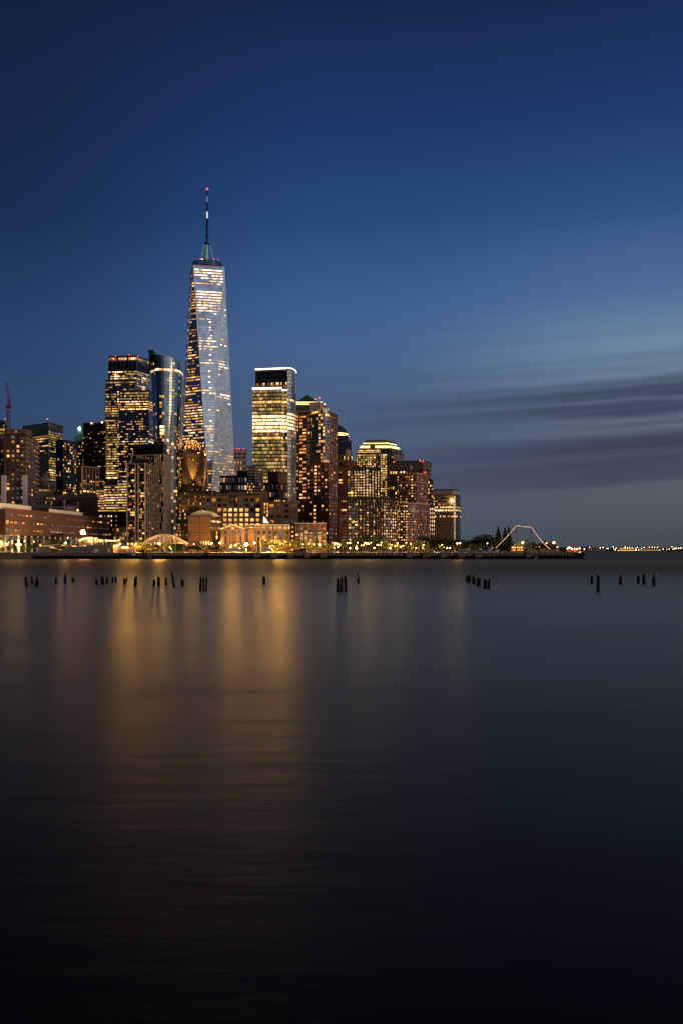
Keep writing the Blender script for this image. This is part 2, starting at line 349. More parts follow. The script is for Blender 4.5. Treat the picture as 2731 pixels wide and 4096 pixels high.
    def finish(s):
        def key(t):
            o = t[0]; nn = t[1].cross(t[2]); d = Vector((o.x, o.y, 0)); f_ = max(0, -(nn.dot(-d.normalized())))
            f_ = abs(nn.dot(d.normalized())); return -(t[3]*t[4]*f_/d.length_squared*(1.6 if t[5] else 1))
        ws = sorted(s.wins, key=key)
        for (o, u, v, w_, h_, gi, st) in ws[:100]:
            k = (w_, h_, gi, st, s.mats[0].name, s.mats[1].name, s.rnd.randrange(4))
            if k not in _wm:
                mb = MB(); win_shape(mb, Vector((0, 0, 0)), Vector((1, 0, 0)), Vector((0, -1, 0)), UP, w_, h_, gi, st, s.rnd)
                t = mb.build('window', list(s.mats), None, (0, 0, 0)); _wm[k] = t.data; bpy.data.objects.remove(t)
            x_ = bpy.data.objects.new('window', _wm[k]); COL.objects.link(x_); x_.parent = s.e
            nn = u.cross(v); loc = o-s.e.location
            x_.matrix_local = Matrix(((u.x, -nn.x, v.x, loc.x), (u.y, -nn.y, v.y, loc.y), (u.z, -nn.z, v.z, loc.z), (0, 0, 0, 1)))
        if len(ws) > 100:
            mb = MB()
            for (o, u, v, w_, h_, gi, st) in ws[100:]: win_shape(mb, o, u, u.cross(v), v, w_, h_, gi, st, s.rnd)
            tag(mb.build('window', list(s.mats), s.e), kind='stuff')

# ------------------------------------------------------------------ water, ground, far hills
def build_water():
    m, t, b = newmat('river_water')
    ge = t.node('ShaderNodeNewGeometry'); s_ = t.node('ShaderNodeSeparateXYZ'); t.l.new(ge.outputs['Position'], s_.inputs[0])
    X, Y = s_.outputs[0], s_.outputs[1]
    b.inputs['Base Color'].default_value = (.004, .0045, .005, 1); b.inputs['IOR'].default_value = 1.24; b.inputs['Specular Tint'].default_value = (.8, .7, .5, 1)
    # slow patches of calmer and rougher water, drawn out along the current
    ly = t.m('MULTIPLY', t.m('LOGARITHM', t.m('MAXIMUM', Y, 2), 2.718), 1.0)
    patch = t.noise(t.vec(t.m('MULTIPLY', X, .022), t.m('MULTIPLY', Y, .05), 0), 1, 4, .55)
    patch2 = t.noise(t.vec(t.m('MULTIPLY', X, .05), t.m('MULTIPLY', Y, .3), 4), 1, 3, .6)
    pp = t.m('ADD', t.m('MULTIPLY', patch, .75), t.m('MULTIPLY', patch2, .25))
    far_ = t.m('MULTIPLY', t.smooth(Y, 60, 260), .11)      # choppier in the main current near the far bank
    t.l.new(t.m('ADD', t.ramp(pp, [(.32, g(.32)), (.5, g(.375)), (.68, g(.435))]), far_), b.inputs['Roughness'])
    n1 = t.noise(t.vec(t.m('MULTIPLY', X, .35), t.m('MULTIPLY', Y, 1.1), 0), 1, 4, .6)
    n2 = t.noise(t.vec(t.m('MULTIPLY', X, .04), t.m('MULTIPLY', Y, .16), 9), 1, 3, .5)
    hh = t.m('ADD', t.m('MULTIPLY', n1, .015), t.m('MULTIPLY', n2, .035))
    bp = t.node('ShaderNodeBump'); bp.inputs['Strength'].default_value = .55; bp.inputs['Distance'].default_value = 1
    t.l.new(hh, bp.inputs['Height']); t.l.new(bp.outputs[0], b.inputs['Normal'])
    # mirror layer over dark silty water; Fresnel decides how much of the sky and the lights comes back
    gl = t.node('ShaderNodeBsdfGlossy'); gl.inputs['Color'].default_value = (.9, .87, .66, 1)
    rl = b.inputs['Roughness'].links[0].from_socket; t.l.new(rl, gl.inputs['Roughness']); t.l.new(bp.outputs[0], gl.inputs['Normal'])
    df = t.node('ShaderNodeBsdfDiffuse'); df.inputs['Color'].default_value = (.006, .006, .005, 1)
    fr = t.node('ShaderNodeFresnel'); fr.inputs[0].default_value = 1.27
    mx = t.node('ShaderNodeMixShader'); far_dim = t.m('SUBTRACT', 1, t.m('MULTIPLY', t.smooth(Y, 60, 260), .66))   # reflection dimmed with distance in the mix, standing in for far chop
    t.l.new(t.m('MULTIPLY', t.m('POWER', fr.outputs[0], 1.15), far_dim), mx.inputs[0]); t.l.new(df.outputs[0], mx.inputs[1]); t.l.new(gl.outputs[0], mx.inputs[2])
    t.l.new(mx.outputs[0], m.node_tree.nodes['Material Output'].inputs[0]); m.node_tree.nodes.remove(b)
    mb = MB(); mb.poly([(-25000, -3000, 0), (25000, -3000, 0), (25000, 45000, 0), (-25000, 45000, 0)])
    tag(mb.build('water', m), 'dark smooth river water reaching to the horizon', kind='structure')
build_water()
def ground():
    pts = [(-900, 576), (140, 576), (150, 760), (330, 1500), (330, 2300), (-1500, 2300)]
    mb = MB(); mb.poly([(a, b, GZ) for a, b in pts])
    for i in range(len(pts)): a, b = pts[i], pts[(i+1) % len(pts)]; mb.poly([(a[0], a[1], -2), (b[0], b[1], -2), (b[0], b[1], GZ), (a[0], a[1], GZ)], None, 1)  # edge wall coloured near-black, painting in the darkness under the pier
    tag(mb.build('ground', [M['paving'], M['wood']]), kind='structure')
    r = random.Random(5)
    mb = MB(); n = 160; xs = [900+(5200-900)*i/n for i in range(n+1)]
    def hz(i): return 21+7*math.sin(i*.09+.5)+4*math.sin(i*.31)+r.random()*3.5
    hs = [max(4, hz(i)*min(1, (i+6)/30)) for i in range(n+1)]
    for i in range(n):
        for (d0, k0), (d1, k1) in (((6400, 0), (6460, .8)), ((6460, .8), (6700, 1)), ((6700, 1), (7600, 0))):
            mb.poly([(xs[i], d0, hs[i]*k0), (xs[i+1], d0, hs[i+1]*k0), (xs[i+1], d1, hs[i+1]*k1), (xs[i], d1, hs[i]*k1)])
    tag(mb.build('hills', simple('far_shore', (.03, .032, .03), .95, scale=.02)), kind='structure')
ground()

# ------------------------------------------------------------------ the tapering skyscraper
def build_tower():
    D = 1465.0; c = P(829.5, D); C3 = Vector((c.x, c.y, 0))
    b = Bld('skyscraper', 'tallest tower, tapering faceted glass with a tall antenna spire on its roof', 'skyscraper', at=c)
    aB = math.radians(-32)
    zb, zt = 57.0, 417.0
    def sq(side, ang):    # corners: near-right of left face ... order: left, near, right, far
        u = Vector((math.cos(ang), math.sin(ang), 0)); v = Vector((-math.sin(ang), math.cos(ang), 0)); h = side/2
        return [C3-u*h-v*h, C3+u*h-v*h, C3+u*h+v*h, C3-u*h+v*h]
    # base square: nearest corner is index k with smallest y
    base = sq(61, aB); top = sq(44.5, math.radians(13))
    base = [p+Vector((0, 0, zb)) for p in base]; top = [p+Vector((0, 0, zt)) for p in top]
    gmat = curtain('tower_glass', (.84, .84, .84), (.34, .36, .38), 4.0, 3.1, .1, .07, .08)
    gm_dark = M_dark_facet = gmat
    mb = MB()
    for i in range(4):
        a, q = base[i], base[(i+1) % 4]; mb.poly([(a.x, a.y, GZ), (q.x, q.y, GZ), q, a], [(0, 0), (61, 0), (61, 53), (0, 53)])
    b.part(mb, 'podium', gmat)
    import itertools
    # 8 facets: base edge i -> top corner ti ; top edge -> base corner
    # match every base edge with the nearest top corner
    def nearest(p, L): return min(range(4), key=lambda k: ((L[k]-p).xy).length)
    r = random.Random(3)
    facets = []
    for i in range(4):
        a, q = base[i], base[(i+1) % 4]; t_ = top[nearest((a+q)/2, top)]; facets.append(('up', a, q, t_))
        a, q = top[i], top[(i+1) % 4]; t_ = base[nearest((a+q)/2, base)]; facets.append(('down', a, q, t_))
    trims = MB(); seen = []
    for kind, a, q, t_ in facets:
        n = (q-a).cross(t_-a)
        if kind == 'down': n = -n
        n.normalize(); u = (q-a).normalized(); mid = (a+q)/2; v = (t_-mid); v -= u*v.dot(u)
        Lv = v.length; v = v.normalized() if kind == 'up' else -v.normalized()
        f3 = [a, q, t_] if kind == 'up' else [q, a, t_]
        mbf = MB(); o = a
        mbf.poly(f3, [((p-a).dot(u)+200, (p-a).dot(v)+ (0 if kind == 'up' else 400)) for p in f3]); mbf.build('glass_facet', gmat, b.e)
        for e0, e1 in ((a, t_), (q, t_)):
            if not any((e0-s0).length < .1 and (e1-s1).length < .1 or (e0-s1).length < .1 and (e1-s0).length < .1 for s0, s1 in seen):
                seen.append((e0, e1)); trims.beam(e0, e1, .55, 4)
        cen = (a+q+t_)/3
        if n.dot(cen-Vector((0, 0, 5))) > 0: continue          # faces away from the river
        az_ = math.degrees(math.atan2(n.x, -n.y))
        big = kind == 'down' and abs(az_) < 30; dark = kind == 'up' and az_ < 0; edge = kind == 'up' and az_ > 0
        nf = 90; fh = (zt-zb)/nf; sl = v.z
        for i in range(nf):
            zc = zt-fh*(i+.5)
            if i < 1: continue
            k = (zc-zb)/(zt-zb)
            if kind == 'up': e0, e1 = a.lerp(t_, k), q.lerp(t_, k)
            else: e0, e1 = t_.lerp(a, k), t_.lerp(q, k)
            L = (e1-e0).dot(u)
            if L < 3: continue
            cw = 3.1; n_ = int((L-1.2)/cw)
            if n_ < 1: continue
            if big:
                if i <= 4: p, pal = .94, (11, 11, 8, 4)
                elif i == 6 or i == 5: p, pal = (.95 if i == 6 else .45), (8, 8, 12, 11)
                elif 9 <= i <= 16: p, pal = .95, (11, 11, 4, 8)
                elif i == 17: p, pal = .75, (10, 8, 11)
                elif i == 19: p, pal = .6, (8, 12)
                elif 26 <= i <= 30: p, pal = (.6 if i % 2 else .35), (8, 3, 11)
                elif i in (35, 36, 45, 46): p, pal = .5, (3, 8)
                elif 58 <= i: p, pal = .5, (6, 8, 3, 13, 2)  # dense cells on the lower floors stand in for reflected city lights
                else: p, pal = .045, (8, 3)
            elif dark:
                if 5 <= i <= 16: p, pal = (.7 if i > 8 else .3), (2, 3, 7)
                elif i in (17, 19, 20): p, pal = .9, (3, 2)
                elif i < 32: p, pal = .45, (2, 3, 1)
                elif i in (40, 41, 45, 46): p, pal = .9, (3, 2, 7)
                elif 50 < i: p, pal = .8, (2, 6, 8, 3, 13, 11)
                else: p, pal = .38, (2, 3, 3, 1)
            elif edge:
                p, pal = ((.6, (8, 11)) if i in (5, 6, 12, 14, 28, 35, 36, 46, 47) else (.4, (6, 2, 1)) if i > 66 else (.05, (8, 3)))
            else: p, pal = (.3 if i < 30 else .16 if i < 60 else .35), (2, 8, 1, 3)
            cur = None
            for j in range(n_):
                off = (L-n_*cw)/2+cw*(j+.5)
                if cur is None or r.random() > .45: cur = r.choice(pal) if r.random() < p else 0
                gcell = cur
                if big and 17 < i < 60 and j == n_//2 and i % 2 == 0 and r.random() < .7: gcell = 4
                if gcell == 0: continue
                pos = e0+u*off+n*.12
                b.win(pos, u, v, cw*.97, fh*.42, gcell, 'bare')
    for i in range(4): trims.beam(top[i], top[(i+1) % 4], .9, 4); trims.beam(base[i], base[(i+1) % 4], .5, 4)
    b.part(trims, 'edge_trim', M['trimlight'])
    mb = MB(); mb.poly([p-Vector((0, 0, .5)) for p in top]); b.part(mb, 'roof', M['roof'])
    # ring of broadcast gear
    for zc, rr in ((419.5, 22.5), (422.6, 21.8), (426, 21.5)):
        mb = MB(); mb.lathe(C3, [(rr-1.6, zc-.7), (rr, zc-.7), (rr, zc+.7), (rr-1.6, zc+.7), (rr-1.6, zc-.7)], 40); b.part(mb, 'ring_beam', M['darkmetal'])
    mb = MB()
    for k in range(24):
        t = k*math.pi/12; p = C3+Vector((21*math.cos(t), 21*math.sin(t), 0)); mb.beam(p+UP*417, p+UP*427, .25, 4)
        if k % 2: mb.beam(p+UP*427, p+UP*(429.5+2*(k % 3)), .12, 4)
    b.part(mb, 'ring_post', M['darkmetal'])
    mb = MB(); mb.lathe(C3, [(9, 417), (9, 421), (5, 421.5)], 24); b.part(mb, 'spire_base', M['darkmetal'])
    def zz(y): return Z(y, D)
    # spire sections, read upward: (y bottom, y top, r bottom, r top, material)
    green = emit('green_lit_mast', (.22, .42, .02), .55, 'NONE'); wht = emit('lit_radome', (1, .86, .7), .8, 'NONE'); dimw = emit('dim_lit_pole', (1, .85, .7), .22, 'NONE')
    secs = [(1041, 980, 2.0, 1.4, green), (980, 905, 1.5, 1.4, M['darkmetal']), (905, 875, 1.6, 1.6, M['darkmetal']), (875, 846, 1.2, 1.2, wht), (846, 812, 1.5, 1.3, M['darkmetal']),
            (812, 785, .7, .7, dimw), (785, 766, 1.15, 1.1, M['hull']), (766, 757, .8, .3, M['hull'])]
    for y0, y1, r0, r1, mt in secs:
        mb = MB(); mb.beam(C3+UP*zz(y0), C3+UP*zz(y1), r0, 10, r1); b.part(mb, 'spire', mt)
    for y_, rr in ((905, 2.4), (941, 2.5), (974, 4.3), (877, 2.2), (845, 2.0), (812, 1.9)):
        mb = MB(); mb.lathe(C3, [(.5, zz(y_)-.9), (rr, zz(y_)-.7), (rr, zz(y_)+.7), (.5, zz(y_)+.9)], 14); b.part(mb, 'spire_collar', M['darkmetal'])
    for k in range(4):
        t = math.radians(20+90*k); mb = MB(); mb.beam(C3+Vector((math.cos(t)*4, math.sin(t)*4, zz(977))), C3+Vector((math.cos(t)*11.5, math.sin(t)*11.5, 424)), .28, 5); b.part(mb, 'guy_cable', M['steel'])
    mb = MB(); mb.ball(C3+UP*zz(756), 1.5); b.part(mb, 'beacon', M['beacon'])
    for px in (802, 810, 856, 873): b.beacon(px, 1037, D-18, .7, 'beacon' if px != 810 else 'lamp_w', 2)
    b.mats = (pane_mat('tower_pane', .4), M['steel']); b.finish()
build_tower()

# ------------------------------------------------------------------ generic slab builder
def slab(name, label, chain, ytop, mat, yb=None, facades=(), cat='building', group=None, depth=30, base=GZ, panes=None, roofmat=None, fin=True, b=None, parapet=.9):
    """chain: [(px, D), ...] front outline left to right; ytop at the chain corner nearest the eye.
    facades: list of dict(seg, nf, nb, wf, hf, lit, y0 (bottom row px), y1 (top row px))"""
    pts = [P(*c) for c in chain]; Dn = min(c[1] for c in chain)
    zt = Z(ytop, Dn); zb = base if yb is None else Z(yb, Dn)
    if b is None:
        b = Bld(name, label, cat, group, at=sum(pts, Vector((0, 0)))/len(pts), base=base)
    if panes: b.mats = panes
    b.body(pts, zb, zt, mat, depth, rmat=roofmat, parapet=parapet)
    for f_ in facades:
        f_ = dict(f_); i = f_.pop('seg'); y1 = f_.pop('y1', None); y0 = f_.pop('y0', None)
        b.grid(pts[i], pts[i+1], Z(y0, Dn) if y0 else zb, Z(y1, Dn) if y1 else zt, **f_)
    if fin: b.finish()
    return b, pts, zb, zt
FR = M['window_frame']
glass_a = curtain('office_glass', (.24, .25, .24), (.09, .1, .11), 4.2, 1.6, .14, .1, .12)
glass_b = curtain('blue_glass', (.22, .28, .32), (.06, .07, .09), 3.5, 1.5, .12, .1, .1)
glass_c = curtain('dark_glass', (.05, .055, .065), (.02, .02, .024), 4.0, 1.6, .2, .14, .15)
glass_g = curtain('greenish_glass', (.28, .33, .33), (.4, .4, .37), 4.1, 1.5, .26, .14, .14)

# ---- left group -------------------------------------------------------------
def left_group():
    # tower under construction with crane
    b, p, zb, zt = slab('construction_tower', 'unfinished gold-lit building top behind the left brick apartment tower, under the crane', [(-60, 1180), (22, 1180)], 1692, M['dark'],
        facades=[dict(seg=0, nf=34, nb=8, wf=.8, hf=.7, lit=Lit(1, .0, (6, 2), rows={0: (0, (1,)), 1: (.7, (1, 5)), 2: (.9, (5, 6)), 3: (.95, (6, 5)), 4: (.8, (5, 6))}), style='bare', y1=1680)], fin=False)
    b.beacon(22, 1676, 1180, .7); b.finish()
    # crane
    D = 1150; q = P(35, D); e = empty('tower_crane', (q.x, q.y, GZ), 'red lattice tower crane with its jib raised steeply, left edge of the skyline', 'crane')
    def lattice(name, a, b_, w_, n, mat, parent):
        mb = MB(); a, b_ = Vector(a), Vector(b_); d = (b_-a).normalized(); s_ = d.cross(Vector((0, 1, 0))).normalized(); t_ = Vector((0, 1, 0))
        cs = [(s_*i+t_*j)*w_/2 for i, j in ((-1, -1), (1, -1), (1, 1), (-1, 1))]
        for k in cs: mb.beam(a+k, b_+k, w_*.1, 4)
        for i in range(n):
            p0, p1 = a.lerp(b_, i/n), a.lerp(b_, (i+1)/n)
            for k in range(4): mb.beam(p0+cs[k], p1+cs[(k+1) % 4], w_*.07, 3)
        return mb.build(name, mat, parent)
    x35, x27, x38 = q.x, P(27, D).x, P(39, D).x
    lattice('mast', (x35, D, GZ), (x35, D, Z(1640, D)), 3.0, 40, M['red_paint'], e)
    lattice('jib', (x35+1, D, Z(1628, D)), (x27, D, Z(1528, D)), 1.8, 14, M['red_paint'], e)
    mb = MB(); mb.box((x35-2.4, D-2, Z(1633, D)), (x35+3.4, D+2, Z(1622, D))); mb.build('cab', M['red_paint'], e)
    lattice('counter_frame', (x35+1, D, Z(1623, D)), (x38+.8, D, Z(1592, D)), 1.5, 5, M['red_paint'], e)
    mb = MB(); mb.beam((x38+.8, D, Z(1592, D)), (x27+1, D, Z(1532, D)), .12, 4); mb.build('hoist_cable', M['darkmetal'], e)
    # brick apartment towers
    pal = (2, 3, 2, 12)
    b, p, zb, zt = slab('apartment_tower', 'brown brick apartment tower with balcony stacks and two tall white pilasters behind the school', [(16, 905), (104, 900), (153, 960)], 1738, M['brick_brown'],
        facades=[dict(seg=0, nf=25, nb=1, wf=.7, hf=.5, lit=Lit(2, .3, (2, 3)), m0=.13, m1=.72), dict(seg=0, nf=25, nb=1, wf=.8, hf=.5, lit=Lit(12, .2, pal, un=(9, 9, 10, 0)), m0=.36, m1=.5),
                 dict(seg=0, nf=25, nb=1, wf=.8, hf=.5, lit=Lit(13, .2, pal, un=(9, 9, 0)), m0=.58, m1=.28),
                 dict(seg=1, nf=25, nb=5, wf=.45, hf=.5, lit=Lit(3, .12, pal, un=(9, 0, 0)))], fin=False)
    for seg, k0, k1, dd in ((0, .76, .93, 1.4), (1, -.0, .16, 1.3), (1, .8, 1.0, 1.6)):
        a, c = p[seg], p[seg+1]; u2 = (c-a).normalized(); A3, U3, N3 = Vector((a.x, a.y, 0)), Vector((u2.x, u2.y, 0)), Vector((u2.y, -u2.x, 0)); L = (c-a).length
        for i in range(25):
            z_ = zt-(zt-zb)*(i+.9)/25
            mb = MB(); mb.box((L*k0, 0, z_), (L*k1, dd, z_+1.15), 0, (U3, N3, UP), A3); mb.build('balcony', M['beige'], b.e)
            cc = a+u2*L*(k0+k1)/2; b.win((cc.x, cc.y, z_+2.1), U3, UP, L*(k1-k0)*.55, 1.3, Lit(i*7+seg, .38, pal)(0, 0))
    mb = MB()
    for px0, px1 in ((14, 27), (98, 110)):
        a = P(px0, 902); c = P(px1, 902); mb.box((a.x, 896.5, GZ), (c.x, 903, Z(1902, 900)))
    mb.build('pilaster', M['white'], b.e)
    mb = MB(); a, c = P(26, 905), P(104, 905); mb.box((a.x, 906, zt), (c.x, 925, Z(1713, 900))); mb.build('roof_house', M['brick_brown'], b.e)
    cc = P(64, 905); b.win((cc.x, 905.9, Z(1726, 905)), (1, 0, 0), UP, 1.4, 1.8, 3); b.finish()
    b, p, zb, zt = slab('apartment_tower', 'dark sliver of an apartment block cut off by the left picture edge', [(-60, 960), (15, 960)], 1742, M['brick_dark'],
        facades=[dict(seg=0, nf=26, nb=7, wf=.5, hf=.5, lit=Lit(4, .2, pal, un=(9, 0, 0)))])
    # glass office with mechanical crown
    b, p, zb, zt = slab('office_tower', 'glass office block with windowless crown and one red roof light, behind the brown brick tower', [(92, 1340), (197, 1300), (253, 1335)], 1692, glass_a,
        facades=[dict(seg=0, nf=28, nb=12, wf=.9, hf=.42, lit=Lit(5, .22, (2, 3, 1), .5, rowvar=.9, rows={0: (.5, (2, 12))}), style='bare', y1=1738, y0=2010),
                 dict(seg=1, nf=28, nb=10, wf=.85, hf=.5, lit=Lit(6, .9, (5, 6, 6, 5), .5, rows={0: (.9, (10, 8, 10)), 9: (.1, (5,)), 16: (.9, (7, 3)), 17: (.9, (7, 3)), 18: (.8, (3,)), 22: (.2, (2,)), 24: (.9, (3, 7))}), style='bare', y1=1722, y0=1990)], fin=False)
    for s_ in (0, 1): b.fins(p[s_], p[s_+1], Z(1722, 1300), zt+.5, 18, .5, .35, M['steel'], 'crown_fin')
    b.fins(p[0], p[1], GZ, zt, 9, .6, .4, M['steel']); b.beacon(191, 1676, 1310, 1.2, pole=9); b.finish()
    # dark faceted tower
    b, p, zb, zt = slab('office_tower', 'black faceted glass tower with scattered amber windows, left of the bronze-framed block', [(224, 1210), (252, 1195), (312, 1225)], 1760, glass_c,
        facades=[dict(seg=0, nf=40, nb=4, wf=.6, hf=.6, lit=Lit(7, .12, (2, 3)), y1=1775, style='bare'), dict(seg=1, nf=40, nb=9, wf=.6, hf=.6, lit=Lit(8, .33, (2, 3, 1, 6, 7), rows={k: (.75, (2, 3, 3)) for k in (25, 28, 30, 33, 35)}), y1=1768, style='bare')], panes=(M['pane_dark'], FR))
    b, p, zb, zt = slab('office_tower', 'low black wing tucked between two dark towers under the green pyramid spire', [(312, 1260), (335, 1260)], 1766, glass_c,
        facades=[dict(seg=0, nf=32, nb=5, wf=.7, hf=.5, lit=Lit(9, .25, (2, 6), rows={8: (.9, (7, 6)), 9: (.8, (6,)), 7: (.8, (7,))}), style='bare')], panes=(M['pane_dark'], FR))
    # green pyramid spire
    D = 1700; q = P(321, D); b = Bld('spired_tower', 'green copper pyramid roof with a blazing white lantern peeping between dark towers', 'tower', at=q)
    wd = (332-300)/2*D/F*1.2; mb = MB(); mb.box((q.x-wd, D-wd, GZ), (q.x+wd, D+wd, Z(1768, D))); mb.build('wall', M['gold_stone'], b.e)
    mb = MB(); zl, zh = Z(1768, D), Z(1722, D); r1 = 2.6
    B4 = [Vector((q.x+i*wd, D+j*wd, zl)) for i, j in ((-1, -1), (1, -1), (1, 1), (-1, 1))]; T4 = [Vector((q.x+i*r1, D+j*r1, zh)) for i, j in ((-1, -1), (1, -1), (1, 1), (-1, 1))]
    for i in range(4): mb.poly([B4[i], B4[(i+1) % 4], T4[(i+1) % 4], T4[i]])
    mb.build('roof', M['verdigris'], b.e)
    for k in range(3):
        mb = MB(); mb.poly([(q.x-8+5*k, D-wd*.72, zl+6), (q.x-6.4+5*k, D-wd*.72, zl+6), (q.x-6.4+5*k, D-wd*.66, zl+8.4), (q.x-8+5*k, D-wd*.66, zl+8.4)]); mb.build('dormer', M['dark'], b.e)
    mb = MB(); mb.lathe((q.x, D, 0), [(2.4, zh), (2.4, Z(1712, D)), (1.4, Z(1706, D)), (.5, Z(1697, D)), (.15, Z(1683, D))], 8); mb.build('lantern', M['verdigris'], b.e)
    mb = MB(); mb.ball((q.x, D-3.2, Z(1715, D)), 2.2); mb.build('lamp', emit('lantern_light', (1, .85, .62), 30), b.e)
    # flat black tower
    b, p, zb, zt = slab('office_tower', 'flat-topped black slab tower with two bright roof lamps beside the tall stepped glass tower', [(333, 1350), (424, 1345)], 1692, glass_c,
        facades=[dict(seg=0, nf=46, nb=14, wf=.85, hf=.4, lit=Lit(10, .13, (2, 3, 1, 1), .3, rowvar=.9, rows={33: (.8, (2, 3)), 34: (.3, (2,)), 44: (.8, (3, 2)), 7: (.3, (6,))}), style='bare', y1=1725, y0=2000)], panes=(M['pane_dark'], FR), fin=False)
    b.beacon(367, 1693, 1345, 1.2, 'lamp_w', 2); b.beacon(409, 1689, 1345, 1.3, 'lamp_w', 2); b.finish()
    # bronze framed block
    b, p, zb, zt = slab('office_block', 'short black glass block framed by glowing bronze piers below the flat black tower', [(313, 1050), (331, 1035), (394, 1060)], 1867, glass_c,
        facades=[dict(seg=0, nf=11, nb=2, wf=.7, hf=.45, lit=Lit(11, .4, (2, 3)), y1=1897, style='bare'), dict(seg=1, nf=9, nb=15, wf=.9, hf=.5, lit=Lit(14, .1, (2,), .4, rows={2: (.95, (3, 2, 7)), 6: (.95, (3, 4, 3)), 0: (.2, (2,)), 8: (.7, (2, 3)), 3: (.5, (2, 1))}), y1=1897, y0=1990, style='bare')], panes=(M['pane_dark'], FR), fin=False)
    br = simple('bronze', (.5, .33, .16), .5, .3)
    b.fins(p[0], p[1], GZ, zt+1, 2, .9, 1, br); b.fins(p[1], p[2], GZ, zt+1, 5, .9, 1, br); b.bands(p[1], p[2], [zt+.5], 1, 1.1, br); b.bands(p[0], p[1], [zt+.5], 1, 1.1, br); b.finish()
    # domed courthouse
    D = 1000; b = Bld('domed_building', 'old stone building with a columned rotunda and dome, right of the brown brick tower', at=P(170, D))
    q = P(170, D); mb = MB(); R_ = 22*D/F
    b.body([P(145, D), P(222, D)], GZ, Z(1948, D), M['grey_stone'], 20)
    b.body([P(187, D+5), P(222, D+5)], GZ, Z(1925, D), M['grey_stone'], 20)
    mb.lathe((q.x, D+8, 0), [(R_, Z(1950, D)), (R_, Z(1928, D)), (R_*1.06, Z(1927, D)), (R_*1.06, Z(1923, D)), (R_*.78, Z(1922, D)), (R_*.78, Z(1908, D))], 24); mb.build('rotunda', M['grey_stone'], b.e)
    mb = MB(); mb.lathe((q.x, D+8, 0), [(R_*.82*math.cos(t*math.pi/16), Z(1908, D)+R_*.9*math.sin(t*math.pi/16)) for t in range(9)], 24); mb.build('dome', M['grey_stone'], b.e, smooth=True)
    for k in range(14):
        t = math.pi+k*math.pi/13; mb = MB(); mb.beam((q.x+R_*.9*math.cos(t), D+8+R_*.9*math.sin(t), Z(1923, D)), (q.x+R_*.9*math.cos(t), D+8+R_*.9*math.sin(t), Z(1908, D)), .3, 6); mb.build('column', M['beige'], b.e)
    b.grid(P(147, D), P(200, D), Z(1966, D), Z(1948, D), 2, 11, .45, .6, Lit(15, .75, (6, 7, 3), rows={0: (.2, (2,))})); b.grid(P(187, D), P(220, D), GZ, Z(1930, D), 8, 5, .3, .5, Lit(16, .1, (2,))); b.finish()
    # low roofs between school and towers
    lows = [('black_roofed_block', 'dark grey low block with a few lit slit windows directly above the school roof', [(143, 860), (212, 860)], 1998, M['grey_stone'], 3, 9, .2),
            ('louvred_block', 'small black penthouse box on a stone roof left of the dark amber-windowed tower base', [(216, 960), (247, 960)], 1967, M['dark'], 2, 4, 0),
            ('stone_block', 'long weathered stone block filling the gap under the black glass tower', [(186, 940), (388, 940)], 1984, M['grey_stone'], 4, 22, .08),
            ('grey_shed_block', 'bluish grey plain block above the school penthouse', [(208, 800), (268, 795), (312, 815)], 2022, M['grey'], 1, 3, 0),
            ('brick_block', 'plain dark red brick block stepping up left of the low white glass building', [(279, 850), (386, 850)], 1992, M['brick_dark'], 3, 6, .02),
            ('brick_block', 'lower dark red brick wing in front of the weathered stone block', [(190, 870), (300, 870)], 2005, M['brick_dark'], 2, 8, .05)]
    for i, (nm, lb, ch, yt, mt, nf, nb, p_) in enumerate(lows):
        slab(nm.replace('black_roofed_', 'low_'), lb, ch, yt, mt, facades=[dict(seg=0, nf=nf+5, nb=nb, wf=.45, hf=.4, lit=Lit(40+i, p_, (2, 3), .4, rows=({0: (.6, (6, 3, 2))} if i == 0 else {})))])
    # white low-rise lit glass building (stepped)
    wl = curtain('pale_spandrel_glass', (.3, .32, .34), (.42, .44, .47), 4.4, 1.6, .42, .1, .2)
    b = Bld('office_block', 'low pale glass office with every floor glowing yellow, below the stepped glass tower', at=P(450, 1000))
    for k, (x0, x1, yt, D) in enumerate(((388, 418, 1956, 1000), (417, 474, 1940, 1002), (472, 512, 1917, 1004))):
        slab('', '', [(x0, D), (x1, D)], yt, wl, b=b, fin=False, facades=[dict(seg=0, nf=[9, 10, 12][k], nb=[6, 12, 8][k], wf=.92, hf=.4, lit=Lit(50+k, .85, (6, 7, 3, 2, 6), .4, rows={([2, 3, 5][k])+q_: (1, (4, 3, 7)) for q_ in (0, 2)}), style='bare', y1=yt+4, y0=2048)])
    b.finish()
    # dark low building right of the school
    b, p, zb, zt = slab('low_block', 'black stepped low-rise between the brick school and the twin residential towers', [(392, 850), (470, 850), (512, 850)], 2052, M['dark'],
        facades=[dict(seg=0, nf=6, nb=12, wf=.5, hf=.42, lit=Lit(55, .3, (3, 2, 12), rows={0: (.6, (7, 6))}), y0=2165, y1=2056)], depth=25, fin=False)
    q0, q1 = P(455, 838), P(512, 838); b.body([q0, q1], GZ, Z(2110, 838), M['grey'], 12)
    b.grid(q0, q1, Z(2162, 838), Z(2112, 838), 3, 5, .66, .72, Lit(56, .4, (3, 2, 2))); b.finish()
left_group()

